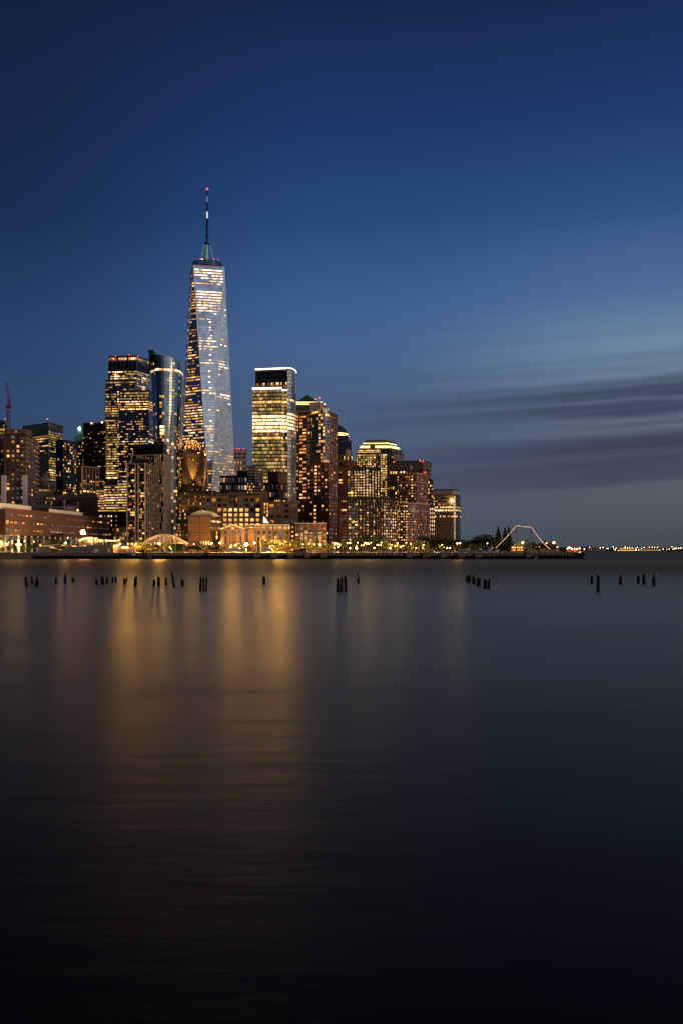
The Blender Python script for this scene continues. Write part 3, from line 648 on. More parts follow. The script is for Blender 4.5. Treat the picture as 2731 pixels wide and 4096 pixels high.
# ---- brick school -----------------------------------------------------------
def school():
    A, B_ = P(22, 640), P(457, 862)
    b = Bld('school_building', 'long red brick school on white columns, white penthouse strip on its roof', 'school', at=(A+B_)/2)
    zt = Z(2035, 640); zb = Z(2140, 640)
    u2 = (B_-A).normalized(); L = (B_-A).length; U3, N3 = Vector((u2.x, u2.y, 0)), Vector((u2.y, -u2.x, 0)); A3 = Vector((A.x, A.y, 0))
    def on(k): return A+u2*L*k
    def kpx(px):   # where along the wall a photo column falls
        t = (px-CX)/F; return ((A.x-t*A.y)/(t*u2.y-u2.x))/L
    k0, k1 = kpx(203), kpx(255)
    back = Vector((-45, 18))
    mb = MB()
    def wallq(p, q, z0, z1, uo=0):
        l_ = (q-p).length; mb.poly([(p.x, p.y, z0), (q.x, q.y, z0), (q.x, q.y, z1), (p.x, p.y, z1)], [(uo, z0), (uo+l_, z0), (uo+l_, z1), (uo, z1)])
    zo = Z(2104, 735)      # top of the bridge opening
    wallq(A, on(k0), zb, zt); wallq(on(k0), on(k1), zo, zt, k0*L); wallq(on(k1), B_, zb, zt, k1*L)
    wallq(B_, B_+back, zb, zt); wallq(B_+back, A+back, zb, zt); wallq(A+back+Vector((-20, 0)), A, zb, zt)
    c_ = 10.0; inn = Vector((-N3.x, -N3.y))*c_
    wallq(on(k0), on(k0)+inn, zb, zo); wallq(on(k1)+inn, on(k1), zb, zo)
    mb.build('wall', M['brick_school'], b.e)
    mb = MB(); mb.poly([Vector((q.x, q.y, zt)) for q in (A, B_, B_+back, A+back)]); mb.build('roof', M['roof'], b.e)
    mb = MB(); mb.poly([Vector((q.x, q.y, zb)) for q in (A, A+back, B_+back, B_)])
    mb.build('soffit', M['concrete'], b.e)
    # left return wing
    b.body([P(-60, 652), P(21, 652)], zb-1, zt, M['brick_school'], 25)
    b.grid(P(-60, 652), P(20, 652), zb+3, zt-3.2, 4, 6, .72, .34, Lit(60, .2, (2, 6), un=(9, 9, 10)))
    # columns
    n = 21
    for i in range(n):
        q = on(.012+i*.0485)+Vector((-N3.x, -N3.y))*1.2; mb = MB(); mb.beam((q.x, q.y, GZ), (q.x, q.y, zb+.1), .62, 12); mb.build('column', M['white'], b.e, smooth=True)
    inner = Vector((-N3.x, -N3.y))*6
    mb = MB(); p0, p1 = A+inner, B_+inner; mb.poly([(p0.x, p0.y, GZ), (p1.x, p1.y, GZ), (p1.x, p1.y, zb), (p0.x, p0.y, zb)], [(0, 0), (L, 0), (L, 9), (0, 9)]); mb.build('lobby_glass', glass_c, b.e)
    b.grid(p0, p1, GZ, zb, 1, 46, .5, .6, Lit(61, .22, (1, 5, 2), .3), style='bare')
    # windows: five strips
    fh = (zt-zb)/5
    nb = 35
    l1 = Lit(62, .12, (2, 3), .3, un=(9, 9, 10, 9))
    for i in range(4):
        for j in range(nb):
            k = (j+.5)/nb; q = on(k); z_ = zt-3.4-i*5.1
            if i == 2 and k0-.02 < k < k1+.01 or i == 3 and k0-.02 < k < k1+.01: continue
            tall = (i == 3 and (j < 3 or k > k1)) or (j == 0) or (i == 2 and k0-.1 < k < k0)
            gi = l1(i, j)
            if i == 0 and j in (5, 6): gi = 3
            if i == 1 and j in (8, 9): gi = 3
            if i == 1 and j in (1, 2): gi = 6
            if i == 3 and k > .75 and j % 2: gi = 3
            if i == 3 and .68 < k < .82: continue
            b.win((q.x, q.y, z_), U3, UP, L/nb*.62, 2.5 if tall else 1.05, gi)
    # big glowing hall window
    for j in range(8):
        q = on(.685+j*.017); b.win((q.x, q.y, zt-3.6-3*5.1+.4), U3, UP, 3.3, 4.6, [3, 7, 3, 4, 3, 7, 4, 3][j])
    # joints
    b.fins(A, B_, zb, zt, nb, .12, .1, M['brick_brown'], 'pier'); b.bands(A, B_, [zt+.3], .7, .35, M['brick_orange'])
    # truss bridge in the notch
    pt = on(k0)+Vector((N3.x, N3.y))*-.6; l_ = (k1-k0)*L; zt2, zb2 = zo-.2, Z(2127, 735)
    mb = MB(); O3 = Vector((pt.x, pt.y, 0)); ax = (U3, N3, UP)
    mb.box((0, -.3, zt2-.35), (l_, .3, zt2), 0, ax, O3); mb.box((0, -.3, zb2-.9), (l_, .3, zb2), 0, ax, O3)
    nn = 8
    for i in range(nn):
        a_ = O3+U3*(l_*i/nn); c__ = O3+U3*(l_*(i+1)/nn)
        lo_, hi_ = (a_+UP*zb2, c__+UP*zt2) if i % 2 else (a_+UP*zt2, c__+UP*zb2); mb.beam(lo_, hi_, .22, 5)
    mb.build('bridge_truss', M['pink_steel'], b.e)
    mb = MB(); mb.box((0, -9.5, zb2-1), (l_, -.5, zb2-.3), 0, ax, O3); mb.box((0, -9.5, zb2), (l_, -9.2, zt2), 0, ax, O3); mb.build('bridge_deck', M['beige'], b.e)
    mb = MB(); mb.poly([O3+N3*-.5+UP*(zb2-1.05), O3+U3*l_+N3*-.5+UP*(zb2-1.05), O3+U3*l_*.45+N3*-9+UP*(zb+.1), O3+N3*-9+UP*(zb+.1)]); mb.build('slanted_soffit', simple('pale_timber', (.45, .33, .2), .7), b.e)
    for j in range(3):
        q = on(k0+(k1-k0)*(.35+.15*j))+inn*.85; b.win((q.x, q.y, (zt2+zb2)/2), U3, UP, 3, 3, 3, 'bare')
    # penthouse
    for (pa, pb, ya, mt) in ((14, 143, 2009, M['white']), (143, 211, 2024, M['dark']), (213, 347, 2034, M['white']), (347, 369, 2050, M['dark'])):
        ka, kb = kpx(pa), kpx(pb); qa, qb = on(ka)+inner*.5, on(kb)+inner*.5
        Dn = qa.y; b.body([qa, qb], zt-.1, Z(ya, Dn), mt, 8, part='penthouse', roof=True, parapet=.2)
    mb = MB()
    for px_, hh in ((22, 2), (225, 3.2), (276, 4), (278.5, 5), (330, 5)):
        q = on(kpx(px_))+inner*.6; z_ = zt+6; mb.beam((q.x, q.y, zt), (q.x, q.y, z_+hh), .18, 4); mb.box((q.x-.7, q.y-.4, z_+hh-1), (q.x+.7, q.y+.4, z_+hh+.4))
    mb.build('antenna', M['grey'], b.e)
    q = on(kpx(330))+inner*.6; mb = MB(); mb.ball((q.x, q.y, Z(2041, q.y)), .7); mb.build('roof_lamp', M['lamp'], b.e)
    b.finish()
school()

# ---- middle towers ----------------------------------------------------------
def stepped_glass_tower():
    b = Bld('skyscraper', 'tall stepped glass tower with a louvred top, left of the flared tower', 'skyscraper', at=P(520, 1490))
    b.mats = (M['pane_sky'], FR)
    pts = [P(435, 1500), P(548, 1495), P(599, 1530)]; zt = Z(1424, 1495)
    b.body(pts, GZ, zt, glass_a)
    for q0, q1, x_ in ((pts[0], pts[1], 7), (pts[1], pts[2], 3)):
        b.bands(q0, q1, [Z(y_, 1495) for y_ in range(1452, 1482, 3)], .7, .4, M['dark'], 'louvre'); b.fins(q0, q1, GZ, zt, x_, .5, .45, M['steel'])
        b.grid(q0, q1, Z(1440, 1495), Z(1429, 1495), 1, x_*2, .9, .9, Lit(71, .9, (2, 3, 1)), style='bare')
    b.grid(pts[0], pts[1], Z(1526, 1495), Z(1482, 1495), 5, 14, .9, .5, Lit(72, .8, (6, 7, 6, 5), .3, cols={3: (.9, (4,)), 7: (.8, (3,))}), style='bare')
    b.grid(pts[1], pts[2], Z(1600, 1495), Z(1482, 1495), 13, 8, .9, .5, Lit(73, .6, (5, 6, 6), .3, cols={3: (.75, (4, 3))}), style='bare')
    # mid volume
    p2 = [P(423, 1475), P(541, 1470), P(548, 1480)]; z2 = Z(1520, 1470); b.body(p2, GZ, z2, glass_a, 20)
    b.fins(p2[0], p2[1], GZ, z2, 5, .7, .5, M['steel'])
    b.grid(p2[0], p2[1], Z(1925, 1470), Z(1524, 1470), 42, 17, .92, .5, Lit(74, .72, (5, 6, 6, 13, 1), .45, rowvar=.6, rows={11: (1, (3, 7, 2)), 12: (.95, (3, 2)), 16: (.9, (2, 3)), 40: (.95, (4, 3)), 38: (1, (4, 3))} | {k: (.85, (6, 7, 6, 5)) for k in range(24, 36)}, cols={7: (.8, (6, 7, 4))}), style='bare')
    # front volume
    p3 = [P(475, 1445), P(596, 1440), P(615, 1462)]; z3 = Z(1562, 1440); b.body(p3, GZ, z3, curtain('violet_glass', (.2, .2, .27), (.05, .05, .065), 4.0, 1.6, .3, .1, .12), 20)
    b.grid(p3[0], p3[1], Z(1600, 1440), Z(1566, 1440), 3, 16, .9, .6, Lit(75, .85, (5, 5, 6)), style='bare')
    b.grid(p3[0], p3[1], Z(1920, 1440), Z(1601, 1440), 32, 22, .86, .42, Lit(76, .42, (2, 1, 12, 8, 3), .35, rowvar=.5, rows={0: (.95, (3, 2, 4)), 1: (.95, (3, 4)), 2: (.95, (3, 2, 3)), 3: (.95, (4, 3, 2)), 4: (.08, (2,)), 5: (.1, (2, 12)), 6: (.06, (2,)), 7: (.15, (2,)), 8: (.3, (12, 2)), 16: (.85, (8, 11, 10)), 17: (.6, (2, 8))}, cols={10: (.7, (3, 4)), 11: (.4, (3,))}), style='bare')
    b.grid(p3[1], p3[2], Z(1850, 1440), Z(1601, 1440), 25, 3, .86, .42, Lit(77, .25, (2, 1), .4, rows={0: (1, (3,)), 1: (1, (3,)), 2: (1, (3, 2)), 3: (.8, (3,)), 16: (1, (11,))}), style='bare')
    for px_, py_ in ((449, 1432), (463, 1424), (518, 1419), (552, 1424), (560, 1562)): b.beacon(px_, py_, 1490 if py_ < 1500 else 1442, .8, pole=4)
    mb = MB(); a, c = P(437, 1497), P(548, 1494)
    for k in range(22): q = a.lerp(c, k/21); mb.beam((q.x, q.y, zt), (q.x, q.y, zt+3.4), .18, 4)
    mb.build('roof_rail', M['red_paint'], b.e)
    b.finish()
stepped_glass_tower()

def flared_tower():
    D = 1150; b = Bld('skyscraper', 'slender flared blue glass tower with a crane arm on its sloping roof', 'skyscraper', at=P(665, D))
    b.mats = (M['pane_sky'], FR)
    # profile in photo px: left edge, corner start, corner end, right edge at height y
    rows = [(1412, 601, 622, 690, 733), (1500, 606, 626, 690, 733), (1600, 611, 629, 688, 731), (1750, 615, 632, 686, 728), (1900, 617, 633, 685, 726), (2204, 617, 633, 684, 724)]
    def ring(y_, l_, c0, c1, r_, ztop=None):
        out = [(l_, D+18), (c0, D+1)]
        for k in range(7): t = k/6; out.append((c0+(c1-c0)*(.0+t), D+.5*(1-t)-0+t*t*5))
        for k in range(1, 7): t = k/6; out.append((c1+(r_-c1)*math.sin(t*math.pi/2), D+5+38*(1-math.cos(t*math.pi/2))))
        out.append((r_-2, D+60)); out.append((l_+2, D+45))
        return [P(*q) for q in out]
    fr = [ring(*q) for q in rows]; zs = [Z(q[0], D) for q in rows]; zs[-1] = GZ
    # sloping roof line: high at left, dropping to the right
    n = len(fr[0]); ztop = [zs[0]]*n
    ys = {1: 1416, 2: 1416, 3: 1417, 4: 1418.5, 5: 1420, 6: 1422, 7: 1424, 8: 1426, 9: 1432, 10: 1438, 11: 1444, 12: 1450, 13: 1456, 14: 1461, 15: 1461, 16: 1412, 0: 1400}
    ztop = [Z(ys.get(i, 1440), D) for i in range(n)]
    mb = MB(); per = [0]
    for i in range(n): per.append(per[-1]+(fr[0][(i+1) % n]-fr[0][i]).length)
    for k in range(len(fr)-1):
        for i in range(n):
            j = (i+1) % n; A0, A1, B0, B1 = fr[k][i], fr[k][j], fr[k+1][i], fr[k+1][j]
            za0, za1 = (ztop[i], ztop[j]) if k == 0 else (zs[k], zs[k])
            mb.poly([(B0.x, B0.y, zs[k+1]), (B1.x, B1.y, zs[k+1]), (A1.x, A1.y, za1), (A0.x, A0.y, za0)], [(per[i], zs[k+1]), (per[i+1], zs[k+1]), (per[i+1], za1), (per[i], za0)])
    mb.build('glass_skin', glass_b, b.e)
    mb = MB(); cc = sum(fr[0], Vector((0, 0)))/n; c3 = Vector((cc.x, cc.y, Z(1438, D)))
    for i in range(n): j = (i+1) % n; mb.poly([c3, (fr[0][i].x, fr[0][i].y, ztop[i]), (fr[0][j].x, fr[0][j].y, ztop[j])])
    mb.build('roof', M['roof'], b.e)
    # windows
    r = random.Random(8); fh = 3.9; nf = int((Z(1424, D)-GZ-12)/fh)
    def at_z(i, z_):
        for k in range(len(zs)-1):
            if zs[k] >= z_ >= zs[k+1]: t = (z_-zs[k+1])/(zs[k]-zs[k+1]); return fr[k+1][i].lerp(fr[k][i], t)
        return fr[0][i]
    for f_ in range(nf):
        z_ = Z(1430, D)-fh*(f_+.5); yy = HY-(z_-H)*F/D
        for i in range(0, 14):
            if z_ > min(ztop[i], ztop[i+1])-3: continue
            p_, q_ = at_z(i, z_), at_z(i+1, z_); l_ = (q_-p_).length; u2 = (q_-p_).normalized(); m = max(1, round(l_/3.2))
            for s_ in range(m):
                c = p_+u2*(l_*(s_+.5)/m)
                band = 1470 < yy < 1482
                if band: gi = r.choice((3, 3, 4, 2))
                elif i <= 7: pr = .05 + (.1 if yy > 1700 else 0); gi = r.choice((2, 3, 12)) if r.random() < pr else 0
                else: pr = .12 if yy < 1690 else .42 if yy < 1780 else .22; gi = r.choice((2, 3, 6, 1, 1)) if r.random() < pr else 0
                if 1700 < yy < 1735 and i in (3, 4): gi = 4
                if 1575 < yy < 1590 and i in (3, 4): gi = r.choice((2, 3))
                if yy > 2010 and gi == 0 and r.random() < .06: gi = 2
                if gi: b.win((c.x, c.y, z_), (u2.x, u2.y, 0), UP, l_/m*.9, fh*(.7 if not band else .6), gi, 'bare')
    # fin wall at the left top, roof machine
    mb = MB(); a, c = P(599, D+14), P(623, D-1)
    mb.box((a.x+1.6, D+2, Z(1475, D)), (a.x+4.4, D+12, Z(1400, D))); mb.box((a.x+.2, D, Z(1404, D)), (a.x+7, D+14, Z(1400, D))); mb.build('fin_wall', M['darkmetal'], b.e)
    mb = MB(); z_ = Z(1410, D); q = P(660, D+15)
    mb.beam((q.x, D+15, Z(1422, D)), (q.x, D+15, z_), .8, 6); mb.beam((P(633, D).x, D+15, Z(1408, D)), (P(700, D).x, D+15, Z(1411.5, D)), .45, 6); mb.box((P(633, D).x, D+13, Z(1411, D)), (P(645, D).x, D+17, Z(1406.5, D))); mb.build('roof_crane_arm', M['white'], b.e)
    b.finish()
flared_tower()

def twin_residential():
    beige = M['beige']
    # rear one with slatted facade and dark crown
    D = 830; b = Bld('residential_tower', 'beige vertically slatted tower with a recessed black glass top, tucked behind the dark glass tower', at=P(600, D))
    b.mats = (M['pane_dark'], M['frame_dark'])
    p = [P(512, D+8), P(655, D), P(684, D+22)]; zt = Z(1818, D)
    b.body(p, GZ, zt, M['dark'])
    r = random.Random(4)
    for (A, B_, nb, pr) in ((p[0], p[1], 20, .24), (p[1], p[2], 6, .05)):
        u2 = (B_-A).normalized(); L = (B_-A).length; U3, N3 = Vector((u2.x, u2.y, 0)), Vector((u2.y, -u2.x, 0)); nfl = 13; hh = (zt-GZ)/nfl
        mb = MB(); A3 = Vector((A.x, A.y, 0))
        for i in range(nfl):
            zz_ = zt-hh*i
            mb.box((0, 0, zz_-.5), (L, .45, zz_), 0, (U3, N3, UP), A3)
            for j in range(nb+1):
                if r.random() < .38 and L > 25: continue
                x_ = L*j/nb+(L/nb*.25 if i % 2 else 0); x_ = min(x_, L-.3)
                mb.box((x_, 0, zz_-hh), (x_+.7, .6, zz_-.5), 0, (U3, N3, UP), A3)
        mb.build('slat', beige, b.e)
        b.grid(A, B_, GZ, zt, 39, nb, .6, .62, Lit(80+nb, pr, (2, 3, 1, 1)), style='bare')
    pc = [P(533, D+18), P(655, D+10), P(668, D+25)]; b.body(pc, zt, Z(1772, D), glass_c, 12, part='crown'); b.bands(pc[0], pc[1], [zt+3.3*k for k in range(1, 3)], .3, .2, M['darkmetal'])
    q0 = P(615, D+14), P(655, D+14); b.body(list(q0), zt, Z(1762, D), M['darkmetal'], 10, part='crown'); b.finish()
    # front dark glass tower
    D = 770; b = Bld('residential_tower', 'dark glass tower in a thin pale frame, fine mullions on its right side', at=P(570, D))
    b.mats = (M['pane_dark'], M['frame_dark'])
    p = [P(510, D+6), P(582, D), P(635, D+40)]; zt = Z(1857, D); b.body(p, GZ, zt, M['dark'])
    b.grid(p[0], p[1], Z(2160, D), zt-1, 28, 5, .88, .66, Lit(90, .34, (2, 3, 1, 12), .4, rowvar=.5), style='bare', m1=.55)
    b.grid(p[0], p[1], Z(2160, D), zt-1, 28, 4, .88, .66, Lit(91, .36, (3, 2, 1, 7), .4, rowvar=.5), style='bare', m0=.66)
    b.grid(p[1], p[2], Z(2160, D), zt-1, 28, 10, .6, .8, Lit(92, .12, (5, 1, 6)), style='bare')
    lt = simple('pale_frame', (.3, .27, .25), .5)
    mb = MB()
    for k0 in (0, .46, .62, 1.0):
        q = p[0].lerp(p[1], k0); mb.box((q.x-.45, q.y-1.2, GZ), (q.x+.45, q.y+.2, zt+1))
    mb.build('frame_pier', lt, b.e)
    b.bands(p[0], p[1], [zt+.5-(zt-GZ)*k/9.2 for k in range(9)], .45, .9, lt); b.bands(p[1], p[2], [zt+.5-(zt-GZ)*k/9.2 for k in range(9)], .5, .8, lt)
    b.fins(p[1], p[2], GZ, zt+.5, 7, .3, .5, lt, 'mullion')
    b.body([P(538, D+12), P(600, D+12)], zt, Z(1832, D), M['dark'], 14, part='crown'); b.finish()
twin_residential()

def golden_tower():
    D = 1200; b = Bld('art_deco_tower', 'old stepped masonry tower with its crown floodlit gold, in front of the tapering skyscraper', 'tower', at=P(775, D))
    gs = M['gold_stone']
    # lower mass
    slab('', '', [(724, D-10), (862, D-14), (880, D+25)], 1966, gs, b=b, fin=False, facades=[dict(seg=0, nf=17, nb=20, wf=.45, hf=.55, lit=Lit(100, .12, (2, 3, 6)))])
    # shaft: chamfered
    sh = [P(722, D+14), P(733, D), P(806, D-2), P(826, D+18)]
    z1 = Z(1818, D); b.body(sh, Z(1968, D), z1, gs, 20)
    for a, c, nb in ((sh[0], sh[1], 3), (sh[1], sh[2], 13), (sh[2], sh[3], 4)): b.grid(a, c, Z(1966, D), z1-2, 13, nb, .5, .5, Lit(101+nb, .13, (2, 3)), m0=.04, m1=.04)
    b.fins(sh[1], sh[2], Z(1966, D), z1+2, 13, .8, .7, gs); b.fins(sh[2], sh[3], Z(1966, D), z1+2, 4, .8, .7, gs)
    # crown tiers with jagged fins
    r = random.Random(12)
    tiers = [(728, 820, 1818, 1800), (732, 816, 1800, 1784), (738, 806, 1784, 1772)]
    for k, (x0, x1, y0, y1) in enumerate(tiers):
        pp = [P(x0, D+16), P(x0+9, D+3+2*k), P(x1-14, D+2+2*k), P(x1, D+18)]
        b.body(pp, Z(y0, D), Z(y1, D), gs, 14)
        for a, c, nb in ((pp[0], pp[1], 2), (pp[1], pp[2], 10), (pp[2], pp[3], 3)):
            u2 = (c-a).normalized(); mb = MB()
            for j in range(nb+1):
                q = a.lerp(c, j/nb); hh = r.uniform(1, 5) if j % 2 else 0
                mb.box((-.6, 0, Z(y0, D)), (.6, .9, Z(y1, D)+1+hh), 0, (Vector((u2.x, u2.y, 0)), Vector((u2.y, -u2.x, 0)), UP), Vector((q.x, q.y, 0)))
            mb.build('crown_fin', gs, b.e)
        b.grid(pp[1], pp[2], Z(y0, D), Z(y1, D), 1, 10, .4, .7, Lit(110+k, .15, (3, 2)))
    mb = MB(); a, c = P(752, D+16), P(790, D+16); mb.box((a.x, D+14, Z(1772, D)), (c.x, D+24, Z(1764, D))); mb.box((a.x+3, D+15, Z(1764, D)), (a.x+8, D+20, Z(1759, D))); mb.build('roof_house', M['grey_stone'], b.e)
    # flood lamps on the setbacks, with the light they throw up the walls
    for px_, dd, y_, pw, ang in ((731, -4, 1822, 9000, 75), (745, -5, 1820, 9000, 75), (762, -5, 1820, 9000, 75), (779, -5, 1820, 9000, 75), (795, -4, 1820, 9000, 75), (812, 3, 1822, 9000, 75), (824, 12, 1822, 7000, 75),
                                 (769, -6, 1966, 38000, 30), (824, 8, 1966, 30000, 32), (740, -8, 1966, 1300, 70), (797, -8, 1966, 1300, 70), (735, -16, 2060, 500, 90), (765, -20, 2060, 500, 90), (800, -20, 2060, 500, 90), (740, -7, 1800, 4000, 80), (770, -6, 1800, 4000, 80), (800, -6, 1800, 4000, 80)):  # weaker spots in this row are added to brighten the dark shaft
        q = P(px_, D+dd); z_ = Z(y_, D); mb = MB(); mb.beam((q.x, q.y, z_-.6), (q.x, q.y, z_), .5, 8, .7); fl = mb.build('flood_lamp', M['darkmetal'], b.e)
        ld = bpy.data.lights.new('flood', 'SPOT'); ld.energy = pw*(8 if pw > 20000 else 7); ld.color = (1, .58, .2); ld.spot_size = math.radians(ang); ld.spot_blend = .7; ld.shadow_soft_size = .3
        lo = bpy.data.objects.new('flood', ld); COL.objects.link(lo); lo.parent = b.e; lo.location = Vector((q.x, q.y, z_+.3))-b.e.location
        lo.rotation_euler = (Vector((.0, -.16 if pw < 20000 else -.06, -1))*-1).to_track_quat('-Z', 'Y').to_euler()
    b.finish()
golden_tower()

def mid_low():
    # far slab seen between tower and curved office
    b, p, zb, zt = slab('office_tower', 'small distant beige tower with red roof lights, right of the tallest tower', [(931, 1560), (987, 1560)], 1800, M['beige'],
        facades=[dict(seg=0, nf=2, nb=3, wf=.75, hf=.5, lit=Lit(120, 0), y1=1808, y0=1838), dict(seg=0, nf=16, nb=11, wf=.6, hf=.55, lit=Lit(121, .3, (7, 6, 3, 2)), y1=1840)], fin=False)
    for q in (934, 948, 959, 975): b.beacon(q, 1796, 1558, 1.0)
    b.finish()
    # dark red brick block, two heights
    b, p, zb, zt = slab('brick_block', 'dark maroon brick block with pale square windows, below the distant beige tower', [(879, 950), (989, 948)], 1905, M['brick_dark'],
        facades=[dict(seg=0, nf=10, nb=9, wf=.6, hf=.55, lit=Lit(122, .14, (3, 2), un=(9, 9, 10, 0)))], fin=False, panes=(M['pane'], M['frame_lt']))
    pp = [P(988, 940), P(1020, 938), P(1053, 950)]; b.body(pp, GZ, Z(1867, 938), M['brick_dark'])
    for s_, nb in ((0, 4), (1, 4)): b.grid(pp[s_], pp[s_+1], Z(2010, 938), Z(1872, 938), 12, nb, .6, .55, Lit(123+s_, .12, (3, 2), un=(9, 9, 0), rows={5: (.7, (3,)), 6: (.7, (3, 2))} if s_ == 0 else {}))
    b.body([P(950, 955), P(990, 955)], zt, Z(1885, 950), M['dark'], 10); b.bands(pp[0], pp[1], [Z(1868, 938)], .5, .4, M['white']); b.bands(pp[1], pp[2], [Z(1868, 938)], .5, .4, M['white']); b.finish()
    b, p, zb, zt = slab('brick_block', 'blocky maroon building with a windowless brown top right of the pale-windowed maroon block', [(1053, 925), (1113, 915), (1152, 930)], 1932, M['brick_dark'],
        facades=[dict(seg=0, nf=9, nb=7, wf=.55, hf=.55, lit=Lit(125, .25, (3, 2, 7), un=(9, 0))), dict(seg=1, nf=9, nb=4, wf=.6, hf=.6, lit=Lit(126, .25, (3, 2), un=(9, 0)))], fin=False)
    b.body([P(1072, 925), P(1112, 918), P(1151, 932)], zt, Z(1893, 918), M['brick_brown'], part='crown'); b.finish()
    # tan civic building with medallion
    D = 820
    b, p, zb, zt = slab('civic_building', 'broad tan brick building with a dark round medallion and glowing square windows', [(824, D), (1042, D)], 1982, M['tan_dark'], depth=30,
        facades=[dict(seg=0, nf=8, nb=10, wf=.6, hf=.62, lit=Lit(130, .5, (3, 7, 3), rows={0: (.12, (2,)), 1: (.12, (3,)), 2: (.7, (3, 7)), 3: (.8, (3, 7)), 4: (.85, (7, 3)), 5: (.85, (3, 7)), 6: (.9, (3, 7))}, un=(9, 0)), y1=1990, y0=2150)], fin=False)
    q = P(931, D); mb = MB(); z_ = Z(1998, D); mb.box((q.x-2.6, D-.5, z_-3), (q.x+2.6, D-.1, z_+3)); mb.build('medallion_panel', M['dark'], b.e)
    mb = MB(); mb.beam((q.x, D-.9, z_), (q.x, D-.4, z_), 1.9, 20); mb.build('medallion', M['tan_dark'], b.e)
    b.fins(p[0], p[1], zb, zt, 10, .5, .4, M['tan_dark'])
    b.body([P(912, D+6), P(985, D+6)], zt, Z(1968, D), M['tan_dark'], 10); b.body([P(1013, D+6), P(1073, D+6)], GZ, Z(1964, D), M['brick_brown'], 10); b.finish()
    # brown building right of it
    b, p, zb, zt = slab('civic_building', 'dim brown brick building with dark triple windows, left of the big brick residential tower', [(1042, 812), (1192, 808)], 2010, M['brick_brown'],
        facades=[dict(seg=0, nf=5, nb=5, wf=.56, hf=.55, lit=Lit(131, .06, (2,), un=(9, 9, 0)), y1=2012, y0=2120)], fin=False)
    b.grid(P(1054, 808), P(1075, 808), Z(2070, 808), Z(2010, 808), 4, 2, .5, .7, Lit(132, .9, (3,))); b.bands(p[0], p[1], [zt+.3], .8, .5, M['brick_brown']); b.finish()
    # lit glass pyramid skylight
    D = 790; a, c, t_ = P(1053, D), P(1095, D), P(1054, D+4); e = empty('skylight', (a.x, a.y, GZ), 'glowing white glass wedge skylight on the low roof before the brown building', 'skylight')
    mb = MB(); zl, zh = Z(2093, D), Z(2065, D); apex = Vector((a.x+.3, D+3, zh)); Q = [Vector((a.x, D, zl)), Vector((P(1078, D).x, D, zl)), Vector((c.x, D+6, zl)), Vector((a.x, D+8, zl))]
    mb.poly([Q[0], Q[1], apex], [(0, 0), (1, 0), (0, 1)], 0, (2.2, 2.0, 1.2, .5)); mb.build('glass', M['pane'], e)
    mb = MB(); mb.poly([Q[1], Q[2], apex]); mb.poly([Q[2], Q[3], apex]); mb.poly([Q[3], Q[0], apex]); mb.box((Q[0].x-1, D-.2, GZ), (Q[2].x, D+9, zl)); mb.build('base', M['tan_dark'], e)
    # tan cube with vaulted glass roof
    D = 720
    b, p, zb, zt = slab('civic_building', 'tan masonry cube with an arched white glass roof beside the white arched footbridge', [(752, D), (843, D-2), (886, D+24)], 2066, M['tan'],
        facades=[], fin=False, depth=30)
    b.grid(p[1], p[2], Z(2092, D), Z(2078, D), 1, 5, .8, .6, Lit(133, 1, (3, 7))); b.grid(p[1], p[2], Z(2122, D), Z(2104, D), 1, 5, .7, .6, Lit(134, 1, (6, 3)))
    b.grid(P(750, D-.1), P(842, D-2.1), Z(2180, D), Z(2163, D), 1, 6, .6, .8, Lit(135, .6, (6, 7)), m0=.3)
    for y_ in (2131, 2149): q = P(868, D+12); b.win((q.x, q.y-.3, Z(y_, D)), (p[2]-p[1]).normalized().to_3d(), UP, 3, 2.5, 4)
    b.bands(p[0], p[1], [zt, Z(2120, D), Z(2140, D), Z(2160, D)], .3, .2, M['brick_brown']); b.bands(p[1], p[2], [zt, Z(2120, D), Z(2140, D), Z(2160, D)], .3, .2, M['brick_brown'])
    mb = MB(); x0, x1 = P(757, D+4).x, P(878, D+4).x; n = 16; zc = zt; rr = (x1-x0)/2
    for k in range(n):
        t0, t1 = math.pi*(.14+.72*k/n), math.pi*(.14+.72*(k+1)/n)
        def pt(t, yy): return ((x0+x1)/2-rr*math.cos(t)/math.cos(math.pi*.14), yy, zc+4.6*(math.sin(t)-math.sin(math.pi*.14))/(1-math.sin(math.pi*.14)))
        mb.poly([pt(t0, D+3), pt(t1, D+3), pt(t1, D+20), pt(t0, D+20)]); mb.poly([pt(t0, D+3), pt(t0, D+2.6), pt(t1, D+2.6), pt(t1, D+3)])
        mb.poly([(pt(t0, 0)[0], D+3, zc), (pt(t1, 0)[0], D+3, zc), pt(t1, D+3), pt(t0, D+3)])
    mb.build('vaulted_roof', simple('frosted_glass_roof', (.62, .58, .52), .45), b.e)
    b.finish()
    # gabled hall and low tan wing
    D = 705
    b, p, zb, zt = slab('gabled_hall', 'tan brick hall with a pointed gable, round window and orange floodlit foot', [(884, D), (980, D)], 2116, M['tan'], fin=False, depth=22, parapet=.2,
        facades=[])
    a, c = p; m_ = (a+c)/2; za, zp = Z(2116, D), Z(2100, D)
    mb = MB(); mb.poly([(a.x, D-.05, za), (c.x, D-.05, za), (m_.x, D-.05, zp)], [(0, 0), (17, 0), (8.5, 3)]); mb.build('gable', M['tan'], b.e)
    mb = MB(); mb.beam((a.x-.3, D-.4, za), (m_.x, D-.4, zp+.3), .3, 4); mb.beam((m_.x, D-.4, zp+.3), (c.x+.3, D-.4, za), .3, 4); mb.build('gable_trim', M['white'], b.e)
    mb = MB(); mb.poly([(a.x-.3, D-.5, za), (m_.x, D-.5, zp), (m_.x, D+20, zp), (a.x-.3, D+20, za)]); mb.poly([(c.x+.3, D-.5, za), (m_.x, D-.5, zp), (m_.x, D+20, zp), (c.x+.3, D+20, za)]); mb.build('gable_roof', M['roof'], b.e)
